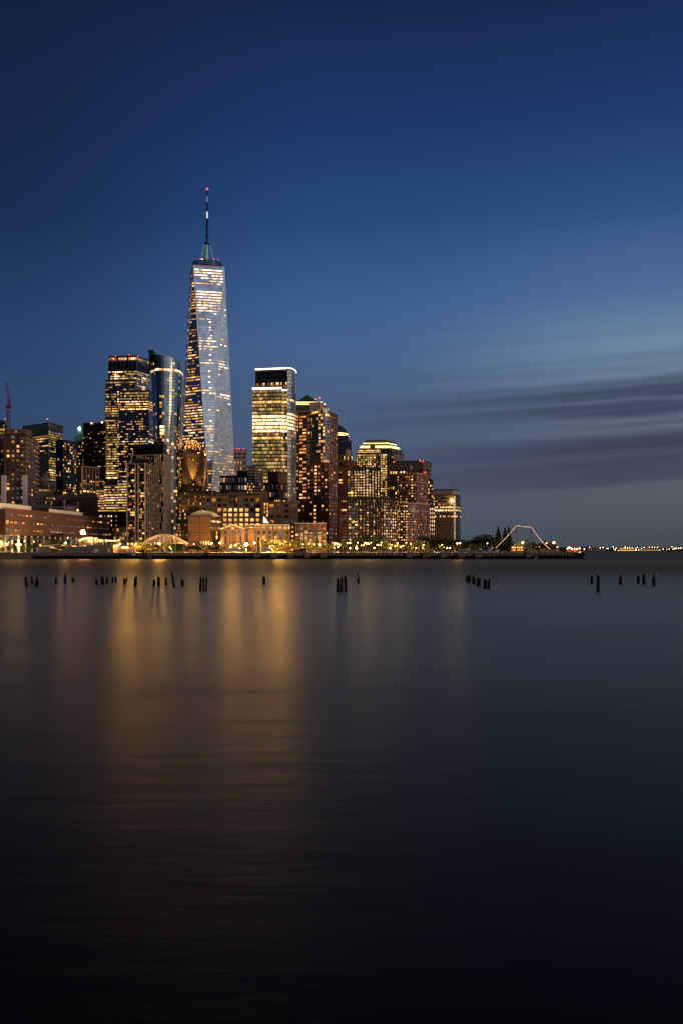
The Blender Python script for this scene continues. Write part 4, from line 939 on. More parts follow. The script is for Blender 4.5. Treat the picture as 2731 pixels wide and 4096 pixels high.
    mb = MB(); mb.beam((m_.x, D-.35, Z(2113, D)), (m_.x, D-.1, Z(2113, D)), 1.0, 16); mb.build('round_window', emit('round_window_glow', (1, .6, .2), .7, 'NONE'), b.e)
    b.grid(a, c, Z(2136, D), Z(2123, D), 1, 4, .42, .95, Lit(136, 0, un=(10, 9)), m0=.1, m1=.08); b.grid(a, c, Z(2180, D), Z(2142, D), 1, 4, .24, .95, Lit(137, 0, un=(9, 1)), m0=.1, m1=.08)
    b.bands(a, c, [za, Z(2140, D)], .35, .3, M['brick_brown']); b.fins(a, c, GZ, za, 8, .2, .2, M['brick_brown']); b.finish()
    D = 712
    b, p, zb, zt = slab('low_wing', 'low tan wing with a glowing clerestory strip, right of the gabled hall', [(976, D), (1160, D)], 2103, M['tan'], fin=False, depth=22,
        facades=[dict(seg=0, nf=1, nb=26, wf=.85, hf=.75, lit=Lit(138, .95, (7, 3, 6)), y1=2105, y0=2118), dict(seg=0, nf=2, nb=8, wf=.42, hf=.7, lit=Lit(139, .1, (2,), un=(9, 9, 10)), y1=2121, y0=2160)])
    b.bands(p[0], p[1], [zt, Z(2118, D), Z(2141, D)], .3, .25, M['brick_brown']); b.bands(p[0], p[1], [zt+.6], .35, .7, M['white'])
    # shaft between cube and wing that catches the floodlight
    q0 = P(990, D-3), P(1016, D-3); b.body(list(q0), GZ, Z(2117, D), M['tan'], 4)
    b.finish()
mid_low()

# ---- curved office tower and big brick tower ---------------------------------
_bm = []
def bulb_at(b, p_, r):
    if not _bm: mb = MB(); mb.ball((0, 0, 0), 1, n=6, m=4); t = mb.build('bulb', M['strip_y']); _bm.append(t.data); bpy.data.objects.remove(t)
    o = bpy.data.objects.new('bulb', _bm[0]); COL.objects.link(o); o.parent = b.e; o.location = Vector(p_)-b.e.location; o.scale = (r, r, r)
def right_group():
    D = 1080; gs = curtain('pale_grid_glass', (.26, .25, .19), (.34, .33, .29), 4.1, 2.1, .22, .1, .14)
    b = Bld('office_tower', 'office tower with rounded right side, white light strips on its roofs and five blazing floors', 'skyscraper', at=P(1100, D))
    b.mats = (M['pane_sky'], M['frame_lt'])
    arc = [P(1150+35*math.sin(k/7*math.pi/2), D-4+26*(1-math.cos(k/7*math.pi/2))) for k in range(8)]
    hi = [P(1022, D+6), P(1148, D-2)]+arc[0:]
    zt = Z(1478, D); b.body(hi, GZ, zt, gs, 34)
    lo = [P(1010, D-6), P(1128, D-10)]; zl = Z(1558, D-8); b.body(lo, GZ, zl, gs, 20)
    lo2 = [P(1126, D-6), P(1150, D-8)]; b.body(lo2, GZ, Z(1560, D-8), gs, 14)
    bright = {i: (1, (4, 4, 11)) for i in (7, 8, 9, 10, 11)}; bright.update({3: (1, (3, 3, 7)), 13: (.97, (3, 3, 7)), 12: (.3, (2, 6))})
    b.grid(lo[0], lo[1], Z(1935, D), Z(1563, D), 26, 19, .92, .66, Lit(140, .9, (5, 5, 6, 6, 5), .45, rowvar=.1, rows=bright, un=(5,)), style='bare')
    b.grid(lo2[0], lo2[1], Z(1935, D), Z(1563, D), 26, 4, .92, .66, Lit(141, .9, (6, 5, 2), .3, rows=bright), style='bare')
    b.grid(hi[0], hi[1], Z(1556, D), Z(1482, D), 5, 20, .85, .8, Lit(142, 0, rows={3: (.55, (3, 2)), 4: (.4, (1, 5))}), style='bare')
    br2 = {k+5: ((.85, v[1]) if k < 12 else (.6, (2,))) for k, v in bright.items()}
    for k in range(7): b.grid(arc[k], arc[k+1], Z(1990, D), Z(1482, D), 36, 2, .88, .6, Lit(150+k, .14, (5, 1, 6), .2, rows={q: (v[0]*(.95 if k < 5 else .6), v[1] if k < 4 else (3, 2)) for q, v in br2.items()}, un=(0, 0, 9)), style='bare')
    # dark upper floors
    b.bands(hi[0], hi[1], [Z(y_, D) for y_ in (1492, 1508, 1524)], 3.0, .25, M['dark'], 'louvre')
    for nm, ch, zz_, hh in (('roof_light_strip', [hi[0], hi[1]], zt+1.1, 1.5), ('roof_light_strip', [lo[0], lo[1]], zl+1.2, 1.9), ('roof_light_strip', [lo2[0], lo2[1]], zl-.6, 1.1)):
        b.bands(ch[0], ch[1], [zz_], hh, .5, M['strip'], nm)
    mb = MB()
    for k in range(7): b.bands(arc[k], arc[k+1], [zt+1.1-.12*k], .9, .4, None, mb=mb)
    mb.build('roof_light_strip', M['strip'], b.e)
    b.finish()
    # pyramid-roofed
    D = 1300; b, p, zb, zt = slab('office_tower', 'tower with a dark green pyramid roof, mostly hidden behind the big brick tower', [(1180, D), (1308, D)], 1640, M['grey_stone'], fin=False, depth=40,
        facades=[dict(seg=0, nf=40, nb=18, wf=.6, hf=.55, lit=Lit(160, .45, (3, 2, 7)), y1=1660)])
    z0 = Z(1612, D); m_ = P(1230, D+18); x0, x1 = P(1176, D).x, P(1282, D).x
    b.body([P(1180, D+2), P(1306, D+2)], zt, Z(1625, D), M['copper_green_dark'], 36, parapet=.2); b.body([P(1182, D+4), P(1292, D+4)], Z(1625, D), z0, M['copper_green_dark'], 32, parapet=.2)
    mb = MB(); ap = Vector((m_.x, D+18, Z(1570, D))); Q = [Vector((x0, D+3, z0)), Vector((x1, D+3, z0)), Vector((x1, D+36, z0)), Vector((x0, D+36, z0))]
    for i in range(4): mb.poly([Q[i], Q[(i+1) % 4], ap])
    mb.build('pyramid_roof', M['green_roof'], b.e)
    def bulbs(A, B_, z_, n, r=.7, mat='strip_y'):
        for k in range(n): q = Vector(A).lerp(Vector(B_), (k+.5)/n); bulb_at(b, (q.x, q.y-.8, z_), r*.8)
    bulbs(P(1181, D), P(1305, D), Z(1617, D), 32, .8); bulbs(P(1181, D), P(1292, D), Z(1609, D), 28, .7); b.finish()
    # big brick residential tower
    D = 850; pal = (3, 2, 3, 12, 7)
    b = Bld('residential_tower', 'big orange-brown brick apartment tower with a curved glass bay and white rooftop house', at=P(1270, D)); b.mats = (M['pane'], M['frame_dark'])
    p = [P(1192, D+12), P(1316, D), P(1352, D+26)]; zt = Z(1648, D); z2 = Z(1996, D)
    b.body(p, z2, zt, M['brick_red'])
    p2 = [P(1190, D+9), P(1317, D-3), P(1358, D+27)]; b.body(p2, GZ, z2, M['brick_red'], parapet=.3)
    U = (p[1]-p[0]).normalized()
    b.grid(p[0], p[1], z2, zt-1.5, 26, 1, .72, .5, Lit(171, .62, pal), m0=.03, m1=.80); b.grid(p[0], p[1], z2, zt-1.5, 26, 1, .72, .5, Lit(172, .6, pal), m0=.13, m1=.70)
    b.grid(p[0], p[1], z2, Z(1858, D), 10, 6, .5, .5, Lit(173, .22, pal, cols={2: (.85, (3, 4, 3))}, un=(9, 0, 0)), m0=.3, m1=.02)
    b.grid(p[0], p[1], z2, zt-1.5, 26, 1, .6, .5, Lit(174, .1, pal, un=(9, 0)), m0=.32, m1=.6)
    b.grid(p[1], p[2], z2, zt-2, 26, 4, .46, .6, Lit(175, .2, (3, 2, 2, 12), un=(10, 9, 10, 9)))
    b.grid(p2[0], p2[1], GZ+4, z2-1, 12, 8, .5, .5, Lit(176, .2, pal, cols={4: (.7, (3, 3, 7))}, un=(9, 0, 0))); b.grid(p2[1], p2[2], GZ+4, z2-1, 12, 5, .46, .55, Lit(177, .12, (3, 2, 12), un=(10, 9, 9)))
    # curved glass bay
    bay = [P(1240+80*k/9, D+8-8*k/9-7.5*math.sin((k/9)**1.5*math.pi)) for k in range(10)]
    zb_ = Z(1853, D); ztb = Z(1642, D); gb = curtain('apartment_glass', (.3, .34, .35), (.3, .28, .25), (ztb-zb_)/16, 1.35, .2, .12, .15)
    b.body(bay, zb_, ztb, gb, 6, part='glass_bay', rmat=M['white'], parapet=1.6)
    l_ = Lit(178, .14, (2, 3), .2, rows={0: (.7, (3, 7, 12)), 1: (.0, (3,)), 15: (.5, (3, 8))}); rr = random.Random(44)
    for k in range(9):
        ll = Lit(180+k, .1 if k not in (4, 5, 6) else .42, (3, 2, 8, 12), 0, rows={0: (.8, (3, 7, 2)), 15: (.9, (3, 8, 2)) if k > 3 else (.1, (2,)), 1: (.9, (3, 8, 4)) if k > 3 else (.1, (2,))})
        b.grid(bay[k], bay[k+1], zb_, ztb, 16, 1, .82, .62, ll, skip=lambda i, j: False, style='bare')
    u3, n3 = U.to_3d(), Vector((U.y, -U.x, 0)); A3 = p[0].to_3d(); Lp = (p[1]-p[0]).length
    for i in range(16):
        z_ = ztb-2.2-(ztb-zb_)*(i+.4)/16; mb = MB(); mb.box((Lp*.315, 0, z_), (Lp*.4, 1.5, z_+1.0), 0, (u3, n3, UP), A3); mb.build('balcony', M['beige'], b.e)
    b.body([P(1203, D+14), P(1240, D+10)], zt, Z(1632, D), M['beige'], 10, part='roof_house', parapet=.3)
    b.body([P(1238, D+13), P(1282, D+10), P(1297, D+22)], zt, Z(1602, D), M['beige'], 12, part='roof_house', parapet=.3)
    b.body([P(1222, D+16), P(1242, D+14)], zt, Z(1616, D), M['beige'], 12, part='roof_house', parapet=.3)
    b.beacon(1264, 1597, D+12, .8); b.beacon(1280, 1592, D+12, .9)
    b.fins(p[1], p[2], GZ, zt, 4, .35, .25, M['brick_orange']); b.finish()
    # short brick block at its foot
    b, p, zb, zt = slab('residential_block', 'seven-storey orange brick block with white balconies at the foot of the big brick tower', [(1180, 740), (1308, 738)], 2096, M['brick_orange'], fin=False,
        facades=[dict(seg=0, nf=7, nb=7, wf=.62, hf=.5, lit=Lit(190, .3, (3, 2, 12), un=(10, 9, 0)), y1=2108, y0=2195)], panes=(M['pane'], M['frame_lt']))
    for i in range(3):
        for j in (1, 2, 3, 5): q = p[0].lerp(p[1], (j+.5)/7); mb = MB(); z_ = Z(2130+i*12, 740); mb.box((q.x-1.2, q.y-1.1, z_-.8), (q.x+1.2, q.y, z_)); mb.build('balcony', M['white'], b.e)
    for s_ in range(4): q = p[0].lerp(p[1], .2+.2*s_); mb = MB(); mb.beam((q.x, q.y-.2, zt-2), (q.x, q.y-.2, zt+.8), .15, 5); mb.build('terrace_post', M['white'], b.e)
    b.bands(p[0], p[1], [zt+.6], .5, .6, M['white']); b.bands(p[0], p[1], [Z(2108, 740)], .3, .2, M['brick_brown']); b.finish()
    b, p, zb, zt = slab('brick_block', 'narrow dark slot building squeezed left of the seven-storey orange brick block', [(1160, 745), (1180, 745)], 2100, M['brick_dark'], facades=[dict(seg=0, nf=6, nb=1, wf=.45, hf=.5, lit=Lit(191, .8, (2, 3)))])
    # domed office
    D = 1250; q = P(1350, D+25)
    b, p, zb, zt = slab('office_tower', 'stepped grey glass office with a dark green dome, right of the big brick tower', [(1330, D), (1408, D)], 1818, M['grey_stone'], fin=False,
        facades=[dict(seg=0, nf=14, nb=16, wf=.55, hf=.5, lit=Lit(192, .3, (2, 3, 7)))])
    b.body([P(1330, D+8), P(1404, D+8)], zt, Z(1762, D), glass_a, 22); b.body([P(1330, D+12), P(1393, D+12)], Z(1762, D), Z(1740, D), glass_a, 18)
    mb = MB(); R_ = 62*(D+30)/F; zd = Z(1738, D); c3 = (P(1330, D+30).x, D+30, 0)
    mb.lathe(c3, [(R_*math.cos(k*math.pi/20), zd+R_*.85*math.sin(k*math.pi/20)) for k in range(11)], 32); mb.build('dome', M['copper_green_dark'], b.e, smooth=True)
    for zz_, rk in ((Z(1735, D), 1.01), (Z(1727, D), .97)):
        for k in range(36): t = -math.pi*.62+k*math.pi*.72/35; bulb_at(b, (c3[0]+R_*rk*math.cos(t), c3[1]+R_*rk*math.sin(t), zz_), .6)
    b.finish()
    # dark tower with bright grid: upper and lower blocks
    D = 800; y7 = (13, 13, 6, 8)
    b = Bld('residential_tower', 'dark red tower with an even grid of lit yellow windows in its upper half', at=P(1435, D)); b.mats = (M['pane'], M['frame_dark'])
    up = [P(1353, D+6), P(1460, D), P(1518, D+22)]; zt = Z(1872, D); zm = Z(1998, D)
    b.body(up, GZ, zt, M['brick_dark'])
    b.grid(up[0], up[1], zm, zt-2, 11, 1, .8, .6, Lit(200, .45, (2, 3, 12)), m0=.02, m1=.85); b.grid(up[0], up[1], zm, zt-2, 11, 2, .7, .72, Lit(201, .55, (6, 13, 5), un=(9,)), m0=.33, m1=.44)
    b.grid(up[0], up[1], zm, zt-2, 11, 4, .62, .58, Lit(202, .97, y7), m0=.58, m1=0); b.grid(up[1], up[2], zm, zt-1, 11, 5, .6, .72, Lit(203, .97, y7), m0=.02, m1=.02)
    b.fins(up[1], up[2], zm, zt+2.2, 5, 1.0, .6, M['dark']); b.fins(P(1412, D+3), up[1], Z(1892, D), zt+1.6, 4, 1.2, .6, M['dark'])
    q = P(1405, D-1); mb = MB(); mb.ball((q.x, D, Z(1970, D)), .9); mb.build('wall_lamp', M['lamp'], b.e)
    lo = [P(1357, D-14), P(1532, D-20), P(1592, D-4)]; b.body(lo, GZ, zm, M['brick_dark'], 10)
    b.grid(lo[0], lo[1], Z(2165, D-14), zm-1, 14, 1, .6, .5, Lit(204, .12, pal, un=(9, 0)), m0=.03, m1=.82); b.grid(lo[0], lo[1], Z(2165, D-14), zm-1, 14, 3, .8, .66, Lit(205, .5, (6, 3, 13, 5), un=(9,)), m0=.2, m1=.58, style='frame')
    b.grid(lo[0], lo[1], Z(2165, D-14), zm-1, 14, 3, .62, .56, Lit(206, .42, (3, 2, 12, 8), un=(9, 9, 10)), m0=.45, m1=.31); b.grid(lo[0], lo[1], Z(2165, D-14), zm-1, 14, 5, .45, .7, Lit(207, .22, (3, 2, 12), un=(9, 10, 0)), m0=.70)
    b.grid(lo[1], lo[2], Z(2165, D-14), zm-1, 14, 7, .56, .62, Lit(208, .5, (3, 2, 13, 8), un=(9, 10)))
    b.fins(lo[0], lo[1], zm-8, zm+1.4, 16, .7, .5, M['dark']); b.fins(lo[1], lo[2], zm-8, zm+1.4, 8, .7, .5, M['dark'])
    b.bands(lo[0], lo[1], [zm-8-9.2*k for k in range(3)], .25, .4, M['grey']); b.fins(P(1447, D-17.5), lo[1], GZ, zm, 6, 1.0, .7, M['dark'])
    mb = MB(); c3 = P(1392, D+16); R_ = 35*(D+16)/F; mb.lathe((c3.x, c3.y, 0), [(R_, zt), (R_, Z(1843, D)), (R_*1.03, Z(1842, D)), (R_*.97, Z(1840, D)), (0, Z(1840, D))], 32); mb.build('drum', M['brick_red'], b.e)
    b.finish()
    D = 816; q = P(1390, D); e = empty('water_tank', (q.x, q.y, Z(1840, 800)), 'round wooden water tank on stilts above the brick drum roof', 'water tank'); R_ = 10*D/F*1.15; z0 = Z(1840, 800)
    mb = MB(); mb.lathe((q.x, D, 0), [(R_, Z(1828, D)), (R_*.96, Z(1802, D)), (0, Z(1792, D))], 18); mb.build('tank', M['pier_wood'], e)
    for k in range(4): mb = MB(); t = k*math.pi/2+.7; mb.beam((q.x+R_*math.cos(t), D+R_*math.sin(t), z0), (q.x+R_*.8*math.cos(t), D+R_*.8*math.sin(t), Z(1828, D)), .2, 4); mb.build('leg', M['darkmetal'], e)
    # ziggurat crown office
    D = 1150; b = Bld('office_tower', 'broad stone office with a stepped yellow-lit ziggurat crown', at=P(1520, D))
    slab('', '', [(1423, D+8), (1573, D), (1616, D+30)], 1812, M['grey_stone'], b=b, fin=False, facades=[dict(seg=0, nf=20, nb=17, wf=.7, hf=.58, lit=Lit(210, .85, (6, 7, 3, 6), cols={k: (.15, (2,)) for k in (9, 10, 14, 15, 16)}), y1=1815, y0=1995), dict(seg=1, nf=20, nb=7, wf=.7, hf=.5, lit=Lit(211, .06, (2,), un=(9,)), y1=1815, y0=1995)])
    b.body([P(1428, D+10), P(1562, D+6), P(1607, D+32)], Z(1812, D), Z(1794, D), glass_a, parapet=.3); b.grid(P(1428, D+10), P(1520, D+7.2), Z(1811, D), Z(1796, D), 2, 14, .9, .7, Lit(212, 1, (7, 6, 3)), style='bare')
    crown = simple('crown_stone', (.2, .19, .07), .6)
    for k, (x0, x1, x2, y0, y1, dd) in enumerate(((1438, 1560, 1597, 1794, 1785, 12), (1440, 1556, 1594, 1785, 1779, 14), (1450, 1550, 1585, 1779, 1767, 16), (1460, 1543, 1575, 1767, 1754, 19))):
        ch = [P(x0, D+dd), P(x1, D+dd-3), P(x2, D+dd+18)]; b.body(ch, Z(y0, D), Z(y1, D), crown, parapet=.4)
        if k < 3:
            for A, B_, n in ((ch[0], ch[1], 24), (ch[1], ch[2], 9)):
                for j in range(n):
                    q = A.lerp(B_, (j+.5)/n)
                    if 8 <= j < 12 and n == 24 and k < 2: continue
                    bulb_at(b, (q.x, q.y-1, Z(y1+1, D)), .5 if k else .65)
    b.finish()
    # louvred roof block behind
    b, p, zb, zt = slab('residential_tower', 'wide block with a grey slatted rooftop screen, behind the two-step brick tower', [(1557, 965), (1690, 955), (1722, 975)], 1845, M['brick_dark'], fin=False,
        facades=[dict(seg=0, nf=16, nb=13, wf=.6, hf=.5, lit=Lit(213, .3, (3, 2, 7), rows={0: (.8, (3, 7))}), y1=1878), dict(seg=1, nf=20, nb=4, wf=.7, hf=.5, lit=Lit(214, .15, (2, 6), un=(9,)), y1=1878)])
    for s_ in (0, 1): b.bands(p[s_], p[s_+1], [Z(y_, 955) for y_ in range(1848, 1876, 3)], .35, .6, M['grey'], 'slat'); b.fins(p[s_], p[s_+1], Z(1876, 955), zt, 10 if s_ == 0 else 3, .3, .5, M['grey'])
    for px_, py_ in ((1574, 1848), (1679, 1843), (1690, 1846)): b.beacon(px_, py_, 950, .8)
    b.finish()
    # two-step brick tower
    D = 840
    b = Bld('residential_tower', 'orange brick tower in two steps, lower block wider and rounded, pale corner windows', at=P(1650, D)); b.mats = (M['pane'], M['frame_dark'])
    up = [P(1585, D+8), P(1664, D), P(1711, D+24)]; zt = Z(1894, D); zm = Z(2012, D)
    b.body(up, GZ, zt, M['brick_red'], rmat=M['beige']); b.grid(up[0], up[1], zm, zt-1.5, 10, 7, .55, .52, Lit(220, .25, (3, 2, 6), cols={5: (.8, (3, 4, 7))}, un=(9, 0))); b.grid(up[1], up[2], zm, zt-1.5, 10, 9, .5, .6, Lit(221, .18, (3, 2), un=(9, 10, 10), cols={1: (.1, (10,)), 2: (.1, (10,))}))
    lo = [P(1590, D-12), P(1630, D-16)]+[P(1630+88*k/6, D-16+22*(k/6)**2) for k in range(1, 7)]; zl = Z(2015, D-14); b.body(lo, GZ, zl, M['brick_red'], 12, rmat=M['beige'])
    b.grid(lo[0], lo[1], Z(2165, D-14), zl-1, 14, 4, .58, .52, Lit(222, .55, (3, 2, 7), cols={3: (.9, (3, 7))}, un=(9, 0)))
    for k in range(1, 7): b.grid(lo[k], lo[k+1], Z(2165, D-14), zl-1, 14, 3, .48, .62, Lit(223+k, .14, (3, 2, 12), un=(9, 10, 9)))
    for s_ in (0, 1): b.bands(up[s_], up[s_+1], [zt+.3, zt-7], .7, .5, M['beige'])
    for k in range(0, 7): b.bands(lo[k], lo[k+1], [zl+.2, zl-5.5], .5, .4, M['beige'], mb=None)
    b.body([P(1622, D+10), P(1674, D+10)], zt, Z(1875, D), M['brick_dark'], 8, part='roof_house', parapet=.2); b.finish()
    q = P(1641, D+14); D2 = D+14; e = empty('water_tank', (q.x, q.y, Z(1875, D)), 'small grey water tank on the roof house of the two-step brick tower', 'water tank'); mb = MB(); mb.lathe((q.x, D2, 0), [(1.3, Z(1877, D)), (1.3, Z(1856, D)), (0, Z(1853, D))], 14); mb.build('tank', M['grey'], e)
    q = P(1688, D2); e = empty('water_tank', (q.x, q.y, zt), 'red-lit squat water tank at the right end of the two-step brick tower roof', 'water tank'); mb = MB(); mb.lathe((q.x, D2, 0), [(2.4, zt), (2.4, Z(1880, D)), (0, Z(1874, D))], 14); mb.build('tank', M['red_paint'], e)
    mb = MB(); mb.ball((P(1697, D2).x, D2-2.5, Z(1886, D)), .7); mb.build('beacon', M['beacon'], e)
    # slim dark pair
    slab('residential_tower', 'slim black glass tower squeezed right of the two-step brick tower', [(1710, 900), (1731, 900)], 1922, glass_c, facades=[dict(seg=0, nf=20, nb=3, wf=.7, hf=.55, lit=Lit(230, .35, (3, 2, 7), un=(9, 0)))])
    slab('residential_tower', 'lower slim brick block just left of the rounded office with the bright yellow lamp', [(1716, 880), (1738, 882)], 2028, M['brick_dark'], facades=[dict(seg=0, nf=11, nb=3, wf=.5, hf=.55, lit=Lit(231, .15, (3, 2), un=(9, 0)))])
    # rounded office at the right end
    D = 950; b = Bld('office_building', 'brown office with rounded glass corner and pale top band, last tall building on the right', at=P(1790, D))
    wf_ = [P(1731, D), P(1813, D-3)]; zt = Z(1983, D); b.body(wf_, GZ, zt, M['brick_brown'], 30)
    cr = [P(1813+28*math.sin(k/6*math.pi/2), D-3+24*(1-math.cos(k/6*math.pi/2))) for k in range(7)]; b.body(cr, GZ, zt, curtain('corner_glass', (.09, .105, .11), (.18, .165, .14), 3.9, 1.3, .12, .1, .14), 8, part='glass_corner')
    b.body([P(1731, D+3), P(1808, D+1)]+[P(1808+23*math.sin(k/5*math.pi/2), D+1+18*(1-math.cos(k/5*math.pi/2))) for k in range(1, 6)], zt, Z(1960, D), M['beige'], 10, part='top_band'); b.fins(P(1731, D+3), P(1808, D+1), zt, Z(1961, D), 14, .2, .25, M['grey'])
    b.grid(wf_[0], wf_[1], Z(2072, D), Z(1988, D), 7, 13, .62, .5, Lit(240, .1, (2,), un=(9, 0), rows={1: (.5, (2, 6)), 2: (.6, (2, 6)), 3: (.92, (7, 4, 7)), 4: (.96, (4, 7)), 6: (.75, (3, 7))}))
    b.grid(wf_[0], wf_[1], Z(2160, D), Z(2080, D), 6, 6, .3, .35, Lit(241, .03, (2,)), m1=.15)
    for k in range(6): b.grid(cr[k], cr[k+1], Z(2072, D), Z(1988, D), 7, 2, .8, .5, Lit(242+k, 0, (2,), rows={3: (.5, (6, 2)), 4: (.7, (3, 6)), 6: (.7, (3, 7))}), style='bare')
    q = P(1805, D-5); mb = MB(); mb.ball((q.x, q.y, Z(2003, D)), 1.3); mb.build('wall_lamp', emit('yellow_lamp', (1, .75, .18), 40), b.e)
    mb = MB()
    for px_, y_ in ((1748, 1951), (1760, 1951), (1811, 1924), (1815, 1940)): q = P(px_, D+12); mb.beam((q.x, q.y, Z(1960, D)), (q.x, q.y, Z(y_, D)), .2, 4)
    mb.build('antenna', M['grey'], b.e); b.finish()
right_group()

# ------------------------------------------------------------------ trees
def crown_mesh(seed, kind):
    r = random.Random(seed); mb = MB()
    def leaf(c, s_):
        n = Vector((r.gauss(0, 1), r.gauss(0, 1), r.gauss(0, .8))).normalized(); e = n.orthogonal().normalized(); e = Matrix.Rotation(r.random()*6.28, 3, n) @ e; f_ = n.cross(e)
        mb.poly([c-e*s_-f_*s_*.5, c+e*s_*.2-f_*s_*.8, c+e*s_+f_*s_*.3, c-e*s_*.1+f_*s_*.8])
    if kind == 'conifer':
        for k in range(1500):
            h = r.random()**.8; tier = 1-.35*((h*9) % 1); R_ = .34*(1-h)*tier+.015; a = r.random()*6.28; q = R_*math.sqrt(r.random())
            leaf(Vector((q*math.cos(a), q*math.sin(a), .08+h*.92)), .022+.012*r.random())
    else:
        nb = 16 if kind == 'full' else 13; blobs = []
        for k in range(nb):
            a = r.random()*6.28; q = math.sqrt(r.random())*.36; zc = r.uniform(.36, .86)-q*.35
            blobs.append((Vector((q*math.cos(a), q*math.sin(a), zc)), r.uniform(.1, .2)))
        for c, R_ in blobs:
            for k in range(95 if kind == 'full' else 55):
                d = Vector((r.gauss(0, 1), r.gauss(0, 1), r.gauss(0, 1))).normalized()*R_*(r.random()**.35)
                d.z *= .75; leaf(c+d, .02+.016*r.random())
    return mb
TREE = {}
def tree_parts():
    tmp = []
    for i, (kind, mat) in enumerate((('full', 'leaf_dark'), ('airy', 'leaf'), ('full', 'leaf'), ('airy', 'leaf_dark'), ('conifer', 'needle'))):
        c = crown_mesh(31+i, kind).build('crown', M[mat]); r = random.Random(i); mb = MB()
        mb.beam((0, 0, 0), (0, 0, .42 if kind != 'conifer' else .95), .022, 7, .013 if kind != 'conifer' else .003)
        if kind != 'conifer':
            for k in range(6):
                a = k*1.05+r.random(); z0 = .26+.03*k; t_ = Vector((.25*math.cos(a), .25*math.sin(a), z0+.3)); mb.beam((0, 0, z0), t_, .011, 5, .004); mb.beam(t_*.6+Vector((0, 0, z0*.4)), t_+Vector((r.uniform(-.1, .1), r.uniform(-.1, .1), .12)), .005, 4, .002)
        t = mb.build('trunk', M['bark']); TREE[i] = (c.data, t.data); tmp += [c, t]
    for o in tmp: bpy.data.objects.remove(o)
tree_parts()
SPOTS = [('before the brick school', 0, 270), ('by the grey pier shed', 270, 520), ('under the arched footbridge', 520, 752), ('before the gabled tan hall', 752, 985), ('before the low tan wing', 985, 1180),
         ('at the foot of the big brick tower', 1180, 1355), ('before the dark red tower', 1355, 1590), ('before the two-step brick tower', 1590, 1735), ('before the rounded end office', 1735, 1870), ('in the park on the right', 1870, 2060), ('beside the strung masts', 2060, 2330)]
def spot(px): return next((s_[0] for s_ in SPOTS if s_[1] <= px < s_[2]), 'at the pier end')
ORD = ['first', 'second', 'third', 'fourth', 'fifth', 'sixth', 'seventh', 'eighth', 'ninth', 'tenth', 'eleventh', 'twelfth', 'thirteenth', 'fourteenth', 'fifteenth', 'sixteenth', 'seventeenth', 'eighteenth', 'nineteenth', 'twentieth']
def ordinal(k): return ORD[k] if k < 20 else 'twenty-'+ORD[k-20]
